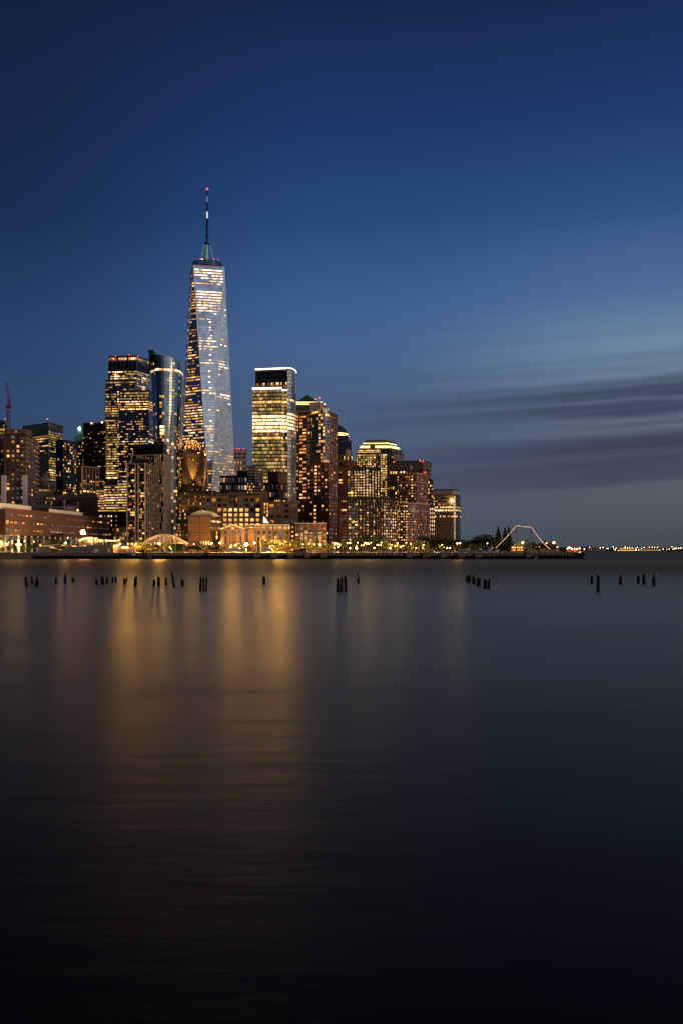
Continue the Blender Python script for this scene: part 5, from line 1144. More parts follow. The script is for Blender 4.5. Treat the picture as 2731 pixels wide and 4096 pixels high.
def trees():
    r = random.Random(77)
    L = [(8, 2172, 640, 1.0, 1), (45, 2170, 645, 1, 3), (92, 2172, 610, .9, 2), (128, 2158, 630, 1.2, 0), (160, 2156, 636, 1.2, 0), (203, 2149, 626, 1.7, 0), (228, 2150, 630, 1.6, 0), (254, 2160, 634, 1.2, 0), (300, 2172, 640, 1, 3),
         (505, 2168, 640, 1, 3), (540, 2160, 640, 1.3, 1), (568, 2158, 630, 1.4, 1), (600, 2164, 640, 1.3, 1), (632, 2166, 630, 1.2, 0), (664, 2160, 630, 1.3, 1), (695, 2172, 625, 1.3, 0), (722, 2171, 620, 1.4, 0), (752, 2172, 622, 1.3, 0), (782, 2172, 620, 1.3, 0),
         (808, 2174, 622, 1.1, 0), (838, 2175, 620, 1.2, 0), (864, 2173, 622, 1.2, 0), (905, 2166, 640, 1.2, 1), (935, 2162, 645, 1.2, 1), (965, 2166, 645, 1.1, 3), (1003, 2180, 615, 1.1, 2), (1050, 2156, 650, 1.2, 1), (1082, 2150, 650, 1.3, 1), (1112, 2146, 655, 1.3, 1), (1140, 2152, 650, 1.2, 3),
         (1165, 2156, 640, 1.1, 1), (1190, 2148, 650, 1.3, 1), (1218, 2150, 645, 1.2, 1), (1245, 2156, 640, 1.1, 1), (1270, 2140, 640, 1.1, 4), (1298, 2160, 640, 1.1, 1), (1330, 2164, 640, 1, 1), (1372, 2160, 645, 1.1, 3), (1402, 2142, 665, 1.2, 3), (1438, 2140, 665, 1.3, 3), (1478, 2128, 670, 1.4, 3), (1512, 2132, 670, 1.3, 3),
         (1548, 2152, 660, 1.1, 1), (1588, 2166, 640, 1, 1), (1634, 2160, 640, 1.2, 2), (1664, 2150, 660, 1.3, 1), (1694, 2138, 690, 1.3, 0), (1722, 2133, 690, 1.3, 0), (1752, 2140, 690, 1.3, 0), (1782, 2148, 680, 1.3, 0), (1810, 2150, 680, 1.2, 3), (1838, 2152, 680, 1.2, 0), (1866, 2158, 670, 1.1, 0),
         (1888, 2150, 690, 1.3, 0), (1914, 2138, 690, 1.4, 0), (1942, 2129, 690, 1.5, 0), (1968, 2140, 690, 1.2, 0), (1991, 2106, 650, 1.0, 4), (2018, 2111, 650, 1.0, 4), (2033, 2109, 660, 1.0, 4), (2000, 2166, 640, 1.2, 0), (2026, 2165, 635, 1.1, 3), (2048, 2170, 640, 1, 3),
         (2106, 2143, 630, .85, 1), (2130, 2163, 630, 1.1, 0), (2156, 2165, 640, 1.1, 3), (2180, 2157, 630, .9, 0), (2202, 2160, 640, 1.0, 1), (2216, 2168, 640, .8, 3), (1880, 2172, 630, 1.1, 3), (1910, 2170, 630, 1.2, 3), (1945, 2172, 630, 1.2, 0), (1700, 2170, 640, 1.2, 1), (1650, 2176, 620, 1, 2), (1765, 2172, 640, 1.2, 3), (1820, 2172, 640, 1.2, 3)]
    cnt = {}
    for x_, yt, D, wk, ki in sorted(L):
        if ki == 1: D -= 18
        if ki == 0 and 1680 < x_ < 1980: wk += .4
        h = Z(yt, D)-GZ; q = P(x_, D)
        look = {0: 'dense dark tree', 1: 'thin lamp-lit tree', 2: 'small bright green tree', 3: 'loose olive tree', 4: 'tall pointed conifer'}[ki]
        sp_ = spot(x_); k = cnt.setdefault((look, sp_), 0); cnt[(look, sp_)] += 1
        e = empty('conifer' if ki == 4 else 'tree', (q.x, q.y, GZ), f'{look} {sp_}, {ordinal(k)} of these', 'tree', 'trees along the riverside park')
        e.rotation_euler.z = r.random()*6.28
        for nm, me, sc in (('crown', TREE[ki][0], (h*wk, h*wk, h)), ('trunk', TREE[ki][1], (h, h, h))):
            o = bpy.data.objects.new(nm, me); COL.objects.link(o); o.parent = e; o.scale = sc if ki != 4 else (h*.78, h*.78, h)
trees()

# ------------------------------------------------------------------ park lamps
def lamps():
    mbp = MB(); mbp.beam((0, 0, 0), (0, 0, .3), .16, 8, .1); mbp.beam((0, 0, .3), (0, 0, 1), .05, 6, .04); post = mbp.build('post', M['darkmetal'])
    gl = {}
    for k, mt in (('a', 'lamp'), ('b', 'lamp_w')): mb = MB(); mb.ball((0, 0, 0), 1, n=6, m=4); o = mb.build('globe', M[mt]); gl[k] = o.data; bpy.data.objects.remove(o)
    segs = {0: [(40, 470, 3), (112, 470, 3), (142, 430, 2), (300, 410, 3), (262, 464, 3), (332, 464, 3), (388, 412, 2), (538, 418, 2), (1068, 356, 2), (1035, 437, 3), (1022, 442, 2), (556, 467, 1)],
            400: [(324, 452, 3), (307, 466, 2), (440, 452, 2), (512, 453, 2), (572, 453, 3), (808, 460, 2), (928, 445, 4), (942, 468, 2), (930, 514, 2), (1006, 513, 2), (1100, 506, 3), (1340, 463, 3), (1478, 460, 3), (1512, 527, 1), (584, 482, 1), (740, 530, 2), (757, 532, 2), (790, 530, 2), (815, 522, 2), (850, 512, 2), (882, 520, 2)],
            800: [(495, 476, 2), (568, 472, 4), (958, 477, 2), (1082, 474, 3), (1188, 474, 2), (1258, 457, 2), (1262, 470, 2), (1298, 474, 2), (1415, 470, 2), (1508, 470, 3), (1560, 462, 2), (604, 528, 2), (960, 526, 2)],
            1200: [(2, 462, 3), (50, 464, 3), (116, 466, 2), (143, 455, 2), (214, 460, 1), (238, 466, 2), (321, 468, 4), (515, 433, 1), (559, 445, 3), (603, 452, 3), (548, 520, 3), (606, 500, 3), (625, 470, 2), (546, 470, 2), (737, 438, 2), (779, 436, 3), (898, 433, 2), (781, 518, 3), (880, 518, 4), (882, 478, 1), (957, 476, 2), (997, 470, 2),
                   (1010, 434, 2), (1040, 445, 3), (1066, 450, 3), (1108, 434, 2), (1158, 518, 3), (1205, 470, 2), (1222, 470, 2), (1270, 432, 2), (1262, 474, 2), (1338, 490, 3), (1411, 517, 4), (1431, 475, 3), (1485, 486, 3), (1513, 485, 2), (1523, 445, 3)],
            1600: [(8, 498, 3), (46, 480, 2), (92, 433, 2), (162, 453, 2), (99, 516, 3), (245, 513, 3), (276, 487, 2), (282, 513, 1), (357, 472, 3), (359, 515, 4), (374, 494, 1), (570, 514, 4), (594, 495, 1), (623, 502, 2), (648, 474, 3), (668, 497, 3), (655, 516, 1), (730, 515, 3), (776, 514, 3), (837, 505, 1), (889, 445, 3), (935, 440, 3),
                   (1040, 514, 2), (1107, 512, 1), (1131, 510, 1), (1195, 511, 2), (1229, 511, 1), (1249, 518, 2), (1280, 517, 1), (1298, 512, 1), (1362, 445, 2), (1452, 503, 2)],
            1950: [(80, 505, 1), (176, 510, 3), (256, 507, 3), (543, 434, 4), (750, 503, 3), (806, 503, 3), (915, 440, 3), (1032, 434, 4), (1087, 505, 3), (828, 545, 3)]}
    pts = sorted((s_+u/3.92, 2060+v/3.92, k) for s_, l_ in segs.items() for u, v, k in l_)
    AM = (1, .47, .09); lamp_data = {}; river = [(28, 36000, AM), (91, 18000, AM), (262, 49679, (1, .4, .15)), (420, 149040, AM), (482, 149040, AM), (512, 124199, AM), (546, 124199, AM), (640, 111779, AM), (680, 111779, AM), (742, 75600, AM), (777, 75600, AM),
        (926, 289800, AM), (944, 362250, AM), (1044, 688275, AM), (1076, 543375, AM), (1103, 289800, AM), (1121, 163012, AM), (1161, 326025, AM), (1185, 253574, AM), (1230, 4158, AM), (1282, 3326, AM), (1350, 3326, AM), (1399, 3603, AM), (1465, 3603, AM), (1495, 3603, AM), (1541, 3603, AM), (1588, 3326, AM), (1691, 2772, AM), (1745, 4158, AM), (1827, 3326, AM)]
    AM_ = 0
    for k, pw in ((2, 2600), (3, 7500), (4, 9000)):
        ld = lamp_data[k] = bpy.data.lights.new('lamp_light', 'POINT'); ld.energy = pw; ld.color = (1, .6, .18); ld.shadow_soft_size = .5
    cnt = {}
    for x_, y_, k in pts:
        D = 600 if y_ < 2177 else 640 if y_ < 2184 else 720
        if x_ > 2230: D = 585
        D += (int(x_*7) % 9)*3
        q = P(x_, D); z_ = Z(y_, D); sp_ = spot(x_)
        size = {1: 'faint distant', 2: 'small', 3: 'bright', 4: 'brightest'}[k]
        c = cnt.setdefault((size, sp_), 0); cnt[(size, sp_)] += 1
        e = empty('park_lamp', (q.x, q.y, GZ), f'{size} globe lamp {sp_}, {ordinal(c)} of these', 'street lamp', 'globe lamps along the riverside walk')
        o = bpy.data.objects.new('post', post.data); COL.objects.link(o); o.parent = e; o.scale = (1, 1, max(.5, z_-GZ-.2))
        o = bpy.data.objects.new('globe', gl['b' if k == 4 else 'a']); COL.objects.link(o); o.parent = e; o.location = (0, 0, z_-GZ); s_ = {1: .24, 2: .36, 3: .48, 4: .72}[k]*D/620; o.scale = (s_, s_, s_)
        if k >= 2 and x_ < 2050:
            lo = bpy.data.objects.new('lamp_light', lamp_data[k]); COL.objects.link(lo); lo.parent = e; lo.location = (0, -.9, z_-GZ)
        t_ = min(river, key=lambda q_: abs(q_[0]-x_)) if river else None
        if t_ and k >= 2 and abs(t_[0]-x_) < 14:
            river.remove(t_); ld = bpy.data.lights.new('river_streak_fill', 'SPOT'); ld.energy = t_[1]; ld.color = t_[2]; ld.spot_size = math.radians(150); ld.spot_blend = .5; ld.shadow_soft_size = 3  # added spots aimed at the water to build up its amber streaks
            lo = bpy.data.objects.new('river_streak_fill', ld); COL.objects.link(lo); lo.parent = e; lo.location = (0, -1.2, z_-GZ); lo.rotation_euler = (math.radians(-84), 0, 0)
    bpy.data.objects.remove(post)
    # tall bare light poles on the walk
    for i, (px_, yt) in enumerate([(1370, 2174), (1407, 2174), (1451, 2172), (1516, 2172), (1552, 2172), (1629, 2171), (1632, 2171), (1708, 2166), (1712, 2166), (1963, 2166), (71, 2120), (702, 2172), (734, 2170), (1325, 2173), (1331, 2173), (1337, 2173)]):
        D = 590; q = P(px_, D); mb = MB(); mb.beam((q.x, D, GZ), (q.x, D, Z(yt, D)), .16, 6, .1); mb.box((q.x-.5, D-.2, Z(yt, D)-.2), (q.x+.5, D+.2, Z(yt, D)))
        tag(mb.build('light_pole', M['beige'], origin=(q.x, D, GZ)), f'slender unlit pale pole {spot(px_)}, {ordinal(i)} of these', 'pole', 'slender poles along the walk')
    # real floodlights at the foot of the tan hall
    for i, (px_, py_, D, pw, col, lb) in enumerate(((846, 2176, 706, 9000, (1, .42, .14), 'floodlight washing the right foot of the tan cube orange, left one of two'), (880, 2174, 706, 12000, (1, .42, .14), 'floodlight at the corner of the tan cube and the gabled hall'),
            (984, 2180, 693, 36000, (1, .5, .2), 'blinding floodlight at the right end of the gabled hall'), (1018, 2174, 698, 18000, (1, .45, .16), 'floodlight left of the tall brown ship funnel'))):
        q = P(px_, D); z_ = Z(py_, D); e = empty('floodlight', (q.x, D, GZ), lb, 'floodlight', 'floodlights at the tan hall')
        mb = MB(); mb.beam((q.x, D, GZ), (q.x, D, z_), .12, 6); mb.build('post', M['darkmetal'], e)
        mb = MB(); mb.ball((q.x, D, z_+.4), .5 if pw < 30000 else 1.2, n=10, m=6); mb.build('lamp_head', M['fire'], e)
        ld = bpy.data.lights.new('flood', 'POINT'); ld.energy = pw; ld.color = col; ld.shadow_soft_size = .8; lo = bpy.data.objects.new('flood', ld); COL.objects.link(lo); lo.parent = e; lo.location = (0, -1.6, z_-GZ+.6)
lamps()

# ------------------------------------------------------------------ pier
def pier():
    def seg(name, label, x0, x1, D, dtop, n, deep=12, conc=True, zt=GZ+.1):
        a, c = P(x0, D), P(x1, D); e = empty(name, (a.x, D, 0), label, 'pier', None)
        mb = MB(); mb.box((a.x, D, zt-.35), (c.x, D+deep, zt)); mb.build('deck', M['paving'], e)
        mb = MB(); mb.box((a.x, D-.25, zt-1.9), (c.x, D-.01, zt-.1)); mb.build('fascia', M['concrete'], e)
        for k in range(min(n, 99)+1):
            x_ = a.x+(c.x-a.x)*k/n; mb = MB(); mb.beam((x_, D-.5, 1.9), (x_, D-.5, zt-.1), .2, 8); mb.beam((x_, D-.5, -1), (x_, D-.5, 1.9), .2, 8, mi=1); mb.build('pile', [M['pier_wood'], M['wood']], e)  # lower lengths near-black: wet timber plus under-pier shade put into the colour
        mb = MB(); r = random.Random(int(x0))
        for k in range(n*2): x_ = r.uniform(a.x, c.x); mb.beam((x_, D+r.uniform(2, deep), -1), (x_, D+3, zt-.3), .22, 6)
        tag(mb.build('rear_pile', M['wood'], e), kind='stuff')  # same near-black colour, so the shaded gap below the deck is painted in
        mb = MB(); m = max(2, int((c.x-a.x)/2.2))
        for k in range(m+1): x_ = a.x+(c.x-a.x)*k/m; mb.beam((x_, D+.3, zt), (x_, D+.3, zt+1.1), .06, 4)
        for z_ in (.4, .75, 1.1): mb.beam((a.x, D+.3, zt+z_), (c.x, D+.3, zt+z_), .045, 4)
        mb.build('railing', M['grey'], e)
        return e, a, c
    # seawall
    a, c = P(-40, 562), P(122, 562); mb = MB(); mb.box((a.x, 562, -2), (c.x, 577, GZ+.12)); w_ = tag(mb.build('seawall', M['concrete'], origin=(a.x, 562, 0)), 'stone seawall with railing at the left picture edge', 'seawall')
    mb = MB()
    for k in range(12): x_ = a.x+(c.x-a.x)*k/11; mb.beam((x_, 562.3, GZ+.12), (x_, 562.3, GZ+1.2), .06, 4)
    for z_ in (.5, 1.1): mb.beam((a.x, 562.3, GZ+z_), (c.x, 562.3, GZ+z_), .05, 4)
    mb.build('railing', M['grey'], w_, origin=(a.x, 562, 0))
    seg('pier', 'timber pier under the grey shed, left of the sloping gangway', 122, 476, 563, 0, 22)
    e, a, c = seg('pier', 'long timber and concrete pier running under the whole skyline', 588, 2084, 562, 0, 90)
    for (p0, p1) in ((1016, 1039), (1083, 1107), (1150, 1172), (1220, 1242), (1286, 1308), (1624, 1646), (1690, 1716), (1762, 1785), (1830, 1855), (1898, 1926)):
        mb = MB(); q0, q1 = P(p0, 561).x, P(p1, 561).x; n = 9
        for k in range(n): x_ = q0+(q1-q0)*k/(n-1); mb.box((x_-.14, 560.6, .9+.3*math.sin(k*2)), (x_+.14, 561.1, GZ+.35))
        mb.build('fender', M['pier_wood'], e)
    e, a, c = seg('pier', 'outer pier end at the right, past the strung masts', 2085, 2297, 566, 0, 16, zt=GZ+.2)
    mb = MB(); q0, q1 = P(2108, 561).x, P(2128, 561).x
    for k in range(8): x_ = q0+(q1-q0)*k/7; mb.box((x_-.14, 564.6, .9), (x_+.14, 565.2, GZ+.35))
    mb.build('fender', M['pier_wood'], e)
    # floats
    for x0, x1, lb in ((577, 822, 'low black float at the foot of the sloping gangway'), (2082, 2345, 'low black float running past the outer pier end')):
        a, c = P(x0, 552), P(x1, 552); mb = MB(); mb.box((a.x, 550, -.3), (c.x, 554, .28)); mb.box((a.x, 549.7, -.1), (c.x, 550, .12))
        tag(mb.build('float', M['hull'], origin=(a.x, 552, 0)), lb, 'float')
    for px_, yt, w_, lb in ((577, 2200, .9, 'thick black mooring post at the left end of the gangway float'), (587, 2203, .8, 'thinner black mooring post just right of the float end post'), (819, 2201, .9, 'left black mooring post of the pair below the tan cube'), (828, 2201, .9, 'right black mooring post of the pair below the tan cube'), (2316, 2211, .8, 'short lit marker post standing off the outer pier end'), (2342, 2203, .25, 'thin rod at the tip of the outer float'),
                            (888, 2186, .7, 'dark post left of the white ferry'), (898, 2190, .7, 'second dark post left of the white ferry, nearer the boat')):
        D = 552 if yt > 2190 or px_ > 2000 else 570; q = P(px_, D); mb = MB(); mb.beam((q.x, D, -1), (q.x, D, Z(yt, D)), w_/2, 8, w_*.4)
        o = tag(mb.build('mooring_post', M['wood'], origin=(q.x, D, 0)), lb, 'post')
        if px_ == 2316: mb = MB(); mb.ball((q.x, D-.2, Z(2209, D)), .32); mb.build('marker_light', M['lamp'], o, origin=(q.x, D, 0))
    q = P(2140, 548); mb = MB(); mb.box((q.x-1.1, 547, 0), (q.x+1.1, 549, 1.5)); tag(mb.build('float_box', M['concrete'], origin=(q.x, 548, 0)), 'grey box standing on the outer float', 'box')
    # gangway
    a, c = P(476, 560), P(610, 556); e = empty('gangway', (a.x, 560, 0), 'steel truss gangway sloping down to the float beside the grey shed', 'gangway'); mb = MB(); n = 16
    for off in (0, 2.0):
        A = Vector((a.x, 558+off, GZ+.1)); B_ = Vector((c.x, 555+off, .6)); h = UP*1.5
        mb.beam(A, B_, .12, 4); mb.beam(A+h, B_+h, .1, 4)
        for k in range(n): p0, p1 = A.lerp(B_, k/n), A.lerp(B_, (k+1)/n); mb.beam(p0, p0+h, .06, 4); mb.beam(p0, p1+h, .05, 4)
    mb.build('truss', M['grey'], e)
    q = P(536, 555); mb = MB(); mb.box((q.x-.9, 554.2, 2.1), (q.x+.9, 554.4, 2.9)); mb.build('sign_board', M['white'], e)
    # grey shed
    D = 578; e = empty('pier_shed', (P(305, D).x, D, GZ), 'long grey corrugated shed with a sloped roof and outside stair on the left pier', 'shed')
    def prof(ptl, D0, D1, mat, nm):
        mb = MB(); f0 = [Vector((P(x_, D0).x, D0, Z(y_, D0))) for x_, y_ in ptl]; f1 = [Vector((v.x, D1, v.z)) for v in f0]; mb.poly(f0)
        for i in range(len(f0)): j = (i+1) % len(f0); mb.poly([f0[j], f0[i], f1[i], f1[j]])
        return mb.build(nm, mat, e)
    prof([(153, 2213), (200, 2213), (200, 2189), (198, 2187), (153, 2187)], D, D+10, M['grey'], 'wall')
    prof([(153, 2186), (215, 2186), (258, 2182), (153, 2172)], D+1, D+12, M['grey'], 'sloped_roof')
    prof([(200, 2213), (222, 2213), (240, 2200), (200, 2190)], D+3, D+10, M['brick_brown'], 'recess')
    prof([(220, 2213), (455, 2213), (455, 2180), (352, 2180), (345, 2187), (293, 2187), (280, 2181), (255, 2199), (236, 2200)], D-1, D+12, M['grey'], 'wall')
    mb = MB()
    for k in range(62): x_ = P(226+k*3.7, D).x; top = 2201 if 226+k*3.7 < 262 else 2184; mb.box((x_-.05, D-1.12, GZ+.2), (x_+.05, D-1.0, Z(2188 if 226+k*3.7 > 262 else 2206, D)))
    mb.build('siding_rib', M['concrete'], e)
    mb = MB(); mb.box((P(378, D).x, D-1.2, GZ), (P(395, D).x, D-1.02, Z(2197, D))); mb.build('roller_door', M['white'], e); mb = MB(); mb.box((P(434, D).x, D-1.2, GZ), (P(442, D).x, D-1.02, Z(2193, D))); mb.build('door', M['white'], e)
    mb = MB(); mb.box((P(160, D).x, D+.8, Z(2187, D)), (P(215, D).x, D+.95, Z(2182, D))); mb.build('clerestory', emit('dim_amber_window', (1, .6, .15), .35, 'NONE'), e)
    mb = MB(); mb.ball((P(163, D).x, D-.3, Z(2181, D)), .4); mb.build('wall_lamp', M['lamp'], e)
    mb = MB()
    for k in range(60): x_ = P(272+k*3.1, D).x; mb.beam((x_, D, Z(2180, D)), (x_, D, Z(2171.5, D)), .05, 4)
    mb.beam((P(272, D).x, D, Z(2171.5, D)), (P(455, D).x, D, Z(2171.5, D)), .06, 4); mb.build('railing', M['grey'], e)
pier()

# ------------------------------------------------------------------ lit cafe boat deck, sign, awnings
def glow_things():
    D = 592; base = Z(2180, D)
    q = P(334, D); e = empty('glowing_sign', (q.x, D, base), 'blazing orange boat-shaped sign on a mast above the pier shed', 'sign')
    mb = MB(); mb.beam((q.x, D, base), (q.x, D, Z(2098, D)), .12, 6); mb.build('mast', M['darkmetal'], e)
    mb = MB()
    for x0, x1, y0, y1 in ((326, 339, 2118, 2123), (322, 342, 2124, 2130), (324, 344, 2130, 2138)): mb.box((P(x0, D).x, D-.4, Z(y1, D)), (P(x1, D).x, D, Z(y0, D)-.05))
    mb.build('sign_face', M['red_sign'], e)
    ld = bpy.data.lights.new('sign_light', 'POINT'); ld.energy = 14000; ld.color = (1, .36, .13); ld.shadow_soft_size = 1.5; lo = bpy.data.objects.new('sign_light', ld); COL.objects.link(lo); lo.parent = e; lo.location = (0, -1.5, Z(2128, D)-base)
    def awn(lb, x0, y0, x1, y1, h, mat='awning', D=590):
        a = P(x0, D); c = P(x1, D); e = empty('lit_awning', (a.x, D, base), lb, 'awning', 'lit awnings on the cafe deck')
        mb = MB(); za, zc = Z(y0, D), Z(y1, D); t = h*D/F
        mb.poly([(a.x, D, za-t), (c.x, D, zc-t), (c.x, D, zc), (a.x, D, za)]); mb.poly([(a.x, D, za), (c.x, D, zc), (c.x, D+3, zc+.4), (a.x, D+3, za+.4)]); mb.poly([(a.x, D+3, za-t), (c.x, D+3, zc-t), (c.x, D+3, zc), (a.x, D+3, za)]); mb.build('canopy', M[mat], e)
        mb = MB()
        for k in range(3): x_ = a.x+(c.x-a.x)*k/2; mb.beam((x_, D+1.5, base-2), (x_, D+1.5, min(za, zc)), .1, 5)
        mb.build('post', M['darkmetal'], e)
    awn('slanting white-hot awning left of the gap under the orange sign', 316, 2160, 337, 2150, 6); awn('wide bright awning right under the orange sign', 340, 2152, 367, 2150, 5); awn('short hanging lit panel at the right end of the wide bright awning', 354, 2156, 364, 2157, 12)
    awn('short glowing strip awning at the school corner', 390, 2161, 409, 2161, 4); awn('long thin glowing strip awning right of the school corner', 421, 2162, 463, 2163, 3); awn('tiny high lit canopy right of the long strip awning', 468, 2160, 477, 2160, 3); awn('low glowing strip by the gangway head', 486, 2188, 512, 2188, 6, D=585)
    # cafe structure
    D = 596; e = empty('cafe_deck', (P(470, D).x, D, GZ), 'open timber cafe pavilion with warm light inside, between shed and footbridge', 'pavilion'); mb = MB()
    a, c = P(456, D), P(537, D)
    for k in range(9): x_ = a.x+(c.x-a.x)*k/8; mb.beam((x_, D-4, GZ), (x_, D-4, Z(2184, D)), .14, 5)
    mb.box((a.x, D-5, Z(2184, D)), (c.x, D+4, Z(2182, D))); mb.build('frame', M['pier_wood'], e)
    for k in range(9): mb = MB(); x_ = a.x+(c.x-a.x)*(k+.4)/8; mb.ball((x_, D-3, Z(2190+2*(k % 2), D)), .22, n=6, m=4); mb.build('bulb', M['bulb'], e)
    mb = MB()
    for k in range(8): mb.box((P(504+k*2.6, D).x, D-6-.3*k, Z(2196+k*1.6, D)), (P(508+k*2.6, D).x, D-4, Z(2195+k*1.6, D)))
    mb.build('stair', M['pier_wood'], e)
    mb = MB(); mb.box((a.x, D+3, GZ), (c.x, D+4, Z(2184, D))); mb.build('back_wall', simple('warm_wood', (.35, .18, .08), .7), e)
    ld = bpy.data.lights.new('cafe_light', 'POINT'); ld.energy = 500; ld.color = (1, .6, .25); lo = bpy.data.objects.new('cafe_light', ld); COL.objects.link(lo); lo.parent = e; lo.location = (0, 0, 3)
glow_things()

# ------------------------------------------------------------------ arched footbridge
def footbridge():
    D = 655; a, c = P(566, D), P(750, D); e = empty('footbridge', ((a.x+c.x)/2, D, GZ), 'white steel arched truss footbridge left of the tan cube', 'bridge'); n = 10
    zd = Z(2171, D); zt = Z(2138, D)
    def arch(k, lift=0): t = k; return zd-1+(zt-zd+1)*(1-(2*t-1)**2)+lift
    for off, nm in ((0, 'arch_truss'), (5, 'arch_truss')):
        mb = MB(); yy = D+off
        for k in range(40): t0, t1 = k/40, (k+1)/40; x0, x1 = a.x+(c.x-a.x)*t0, a.x+(c.x-a.x)*t1; mb.beam((x0, yy, arch(t0)), (x1, yy, arch(t1)), .32, 6); mb.beam((x0, yy, arch(t0, -.9)), (x1, yy, arch(t1, -.9)), .2, 5)
        for k in range(1, n): t0 = k/n; x0 = a.x+(c.x-a.x)*t0; t1 = (k+(1 if k < n/2 else -1))/n; x1 = a.x+(c.x-a.x)*t1; mb.beam((x0, yy, zd), (x0, yy, arch(t0)-.4), .13, 5); mb.beam((x0, yy, arch(t0)-.4), (x1, yy, zd), .1, 5)
        mb.build(nm, M['pink_steel'], e)
    mb = MB(); mb.box((a.x, D-.2, zd-.5), (c.x, D+5.2, zd)); mb.build('deck', M['pink_steel'], e)
    for k, t in enumerate((.06, .5, .94)): x_ = a.x+(c.x-a.x)*t; mb = MB(); mb.beam((x_, D+2, GZ), (x_, D+2, zd-.4), .5, 8); mb.build('support', M['concrete'], e)
    for t, y_ in ((.3, 2172), (.7, 2149)): x_ = a.x+(c.x-a.x)*t; mb = MB(); mb.ball((x_, D-.6, Z(y_, D)), .3); mb.build('lamp', M['lamp'], e)
footbridge()

# ------------------------------------------------------------------ boats
def boats():
    D = 592
    def box(x0, x1, y0, y1, d0=-2, d1=2): return (P(x0, D).x, D+d0, Z(y1, D)), (P(x1, D).x, D+d1, Z(y0, D))
    e = empty('ferry', (P(960, D).x, D, GZ), 'low white ferry moored behind the pier below the orange floodlight', 'boat')
    mb = MB(); mb.box(*box(905, 1040, 2205, 2208, -3, 3)); mb.build('hull', M['white'], e)
    for x0, x1, y0, y1, nm in ((915, 962, 2193, 2205, 'cabin'), (962, 986, 2194, 2205, 'cabin'), (922, 958, 2191, 2193, 'cabin_roof'), (916, 922, 2184, 2193, 'wheelhouse')): mb = MB(); mb.box(*box(x0, x1, y0, y1)); mb.build(nm, M['white'], e)
    for k in range(9): mb = MB(); mb.box(*box(925+k*6.2, 928.5+k*6.2, 2196, 2199, -2.1, -1.95)); mb.build('window', M['frame_dark'], e)
    e = empty('tugboat', (P(1066, D).x, D, GZ), 'white workboat with two-storey deckhouse, right of the tall funnel', 'boat')
    mb = MB(); mb.box(*box(1040, 1096, 2204, 2208, -3, 3)); mb.build('hull', M['white'], e)
    mb = MB(); mb.box(*box(1046, 1088, 2192, 2204)); mb.build('deckhouse', M['white'], e); mb = MB(); mb.box(*box(1056, 1080, 2184, 2192, -1.6, 1.6)); mb.build('wheelhouse', M['white'], e)
    mb = MB(); mb.box(*box(1054, 1092, 2181, 2183)); mb.build('canopy', M['grey'], e)
    for k in range(5): mb = MB(); mb.box(*box(1050+k*7.4, 1054+k*7.4, 2195, 2199, -2.1, -1.95)); mb.build('window', M['frame_dark'], e)
    for k in range(3): mb = MB(); mb.box(*box(1059+k*7, 1063+k*7, 2186, 2189, -1.7, -1.55)); mb.build('window', M['frame_dark'], e)
    q = P(1035, 590); mb = MB(); mb.beam((q.x, 590, GZ), (q.x, 590, Z(2160, 590)), .95, 16); o = mb.build('funnel', simple('tan_funnel', (.38, .22, .11), .6), origin=(q.x, 590, GZ)); tag(o, 'tall tan ship funnel with black cap beside the white workboat', 'funnel')
    mb = MB(); mb.beam((q.x, 590, Z(2160, 590)), (q.x, 590, Z(2151, 590)), 1.0, 16); mb.build('cap', M['hull'], o, origin=(q.x, 590, GZ))
    D = 588; q = P(1099, D); e = empty('ship_mast', (q.x, D, GZ), 'dark slanting mast with a hooked top right of the workboat', 'mast')
    mb = MB(); mb.beam((q.x, D, GZ), (P(1095, D).x, D, Z(2157, D)), .22, 6); mb.build('lower_mast', M['pier_wood'], e); mb = MB(); mb.beam((P(1096.5, D).x, D, Z(2157, D)), (P(1091, D).x, D, Z(2098, D)), .42, 6, .12); mb.beam((P(1091, D).x, D, Z(2104, D)), (P(1085, D).x, D, Z(2098, D)), .08, 4); mb.build('upper_mast', M['hull'], e)
    D = 586; a, c = P(1165, D), P(1228, D); e = empty('barge', (a.x, D, GZ), 'black low barge with a slanting boom behind the pier below the seven-storey block', 'boat')
    mb = MB(); mb.box((P(1176, D).x, D-2, GZ-.5), (c.x, D+2, Z(2199, D))); mb.box((P(1198, D).x, D-1.5, Z(2199, D)), (P(1226, D).x, D+1.5, Z(2194, D))); mb.build('hull', M['hull'], e)
    mb = MB(); mb.beam((P(1118, D).x, D, Z(2201, D)), (P(1200, D).x, D, Z(2188, D)), .2, 5); mb.build('boom', M['pier_wood'], e)
boats()

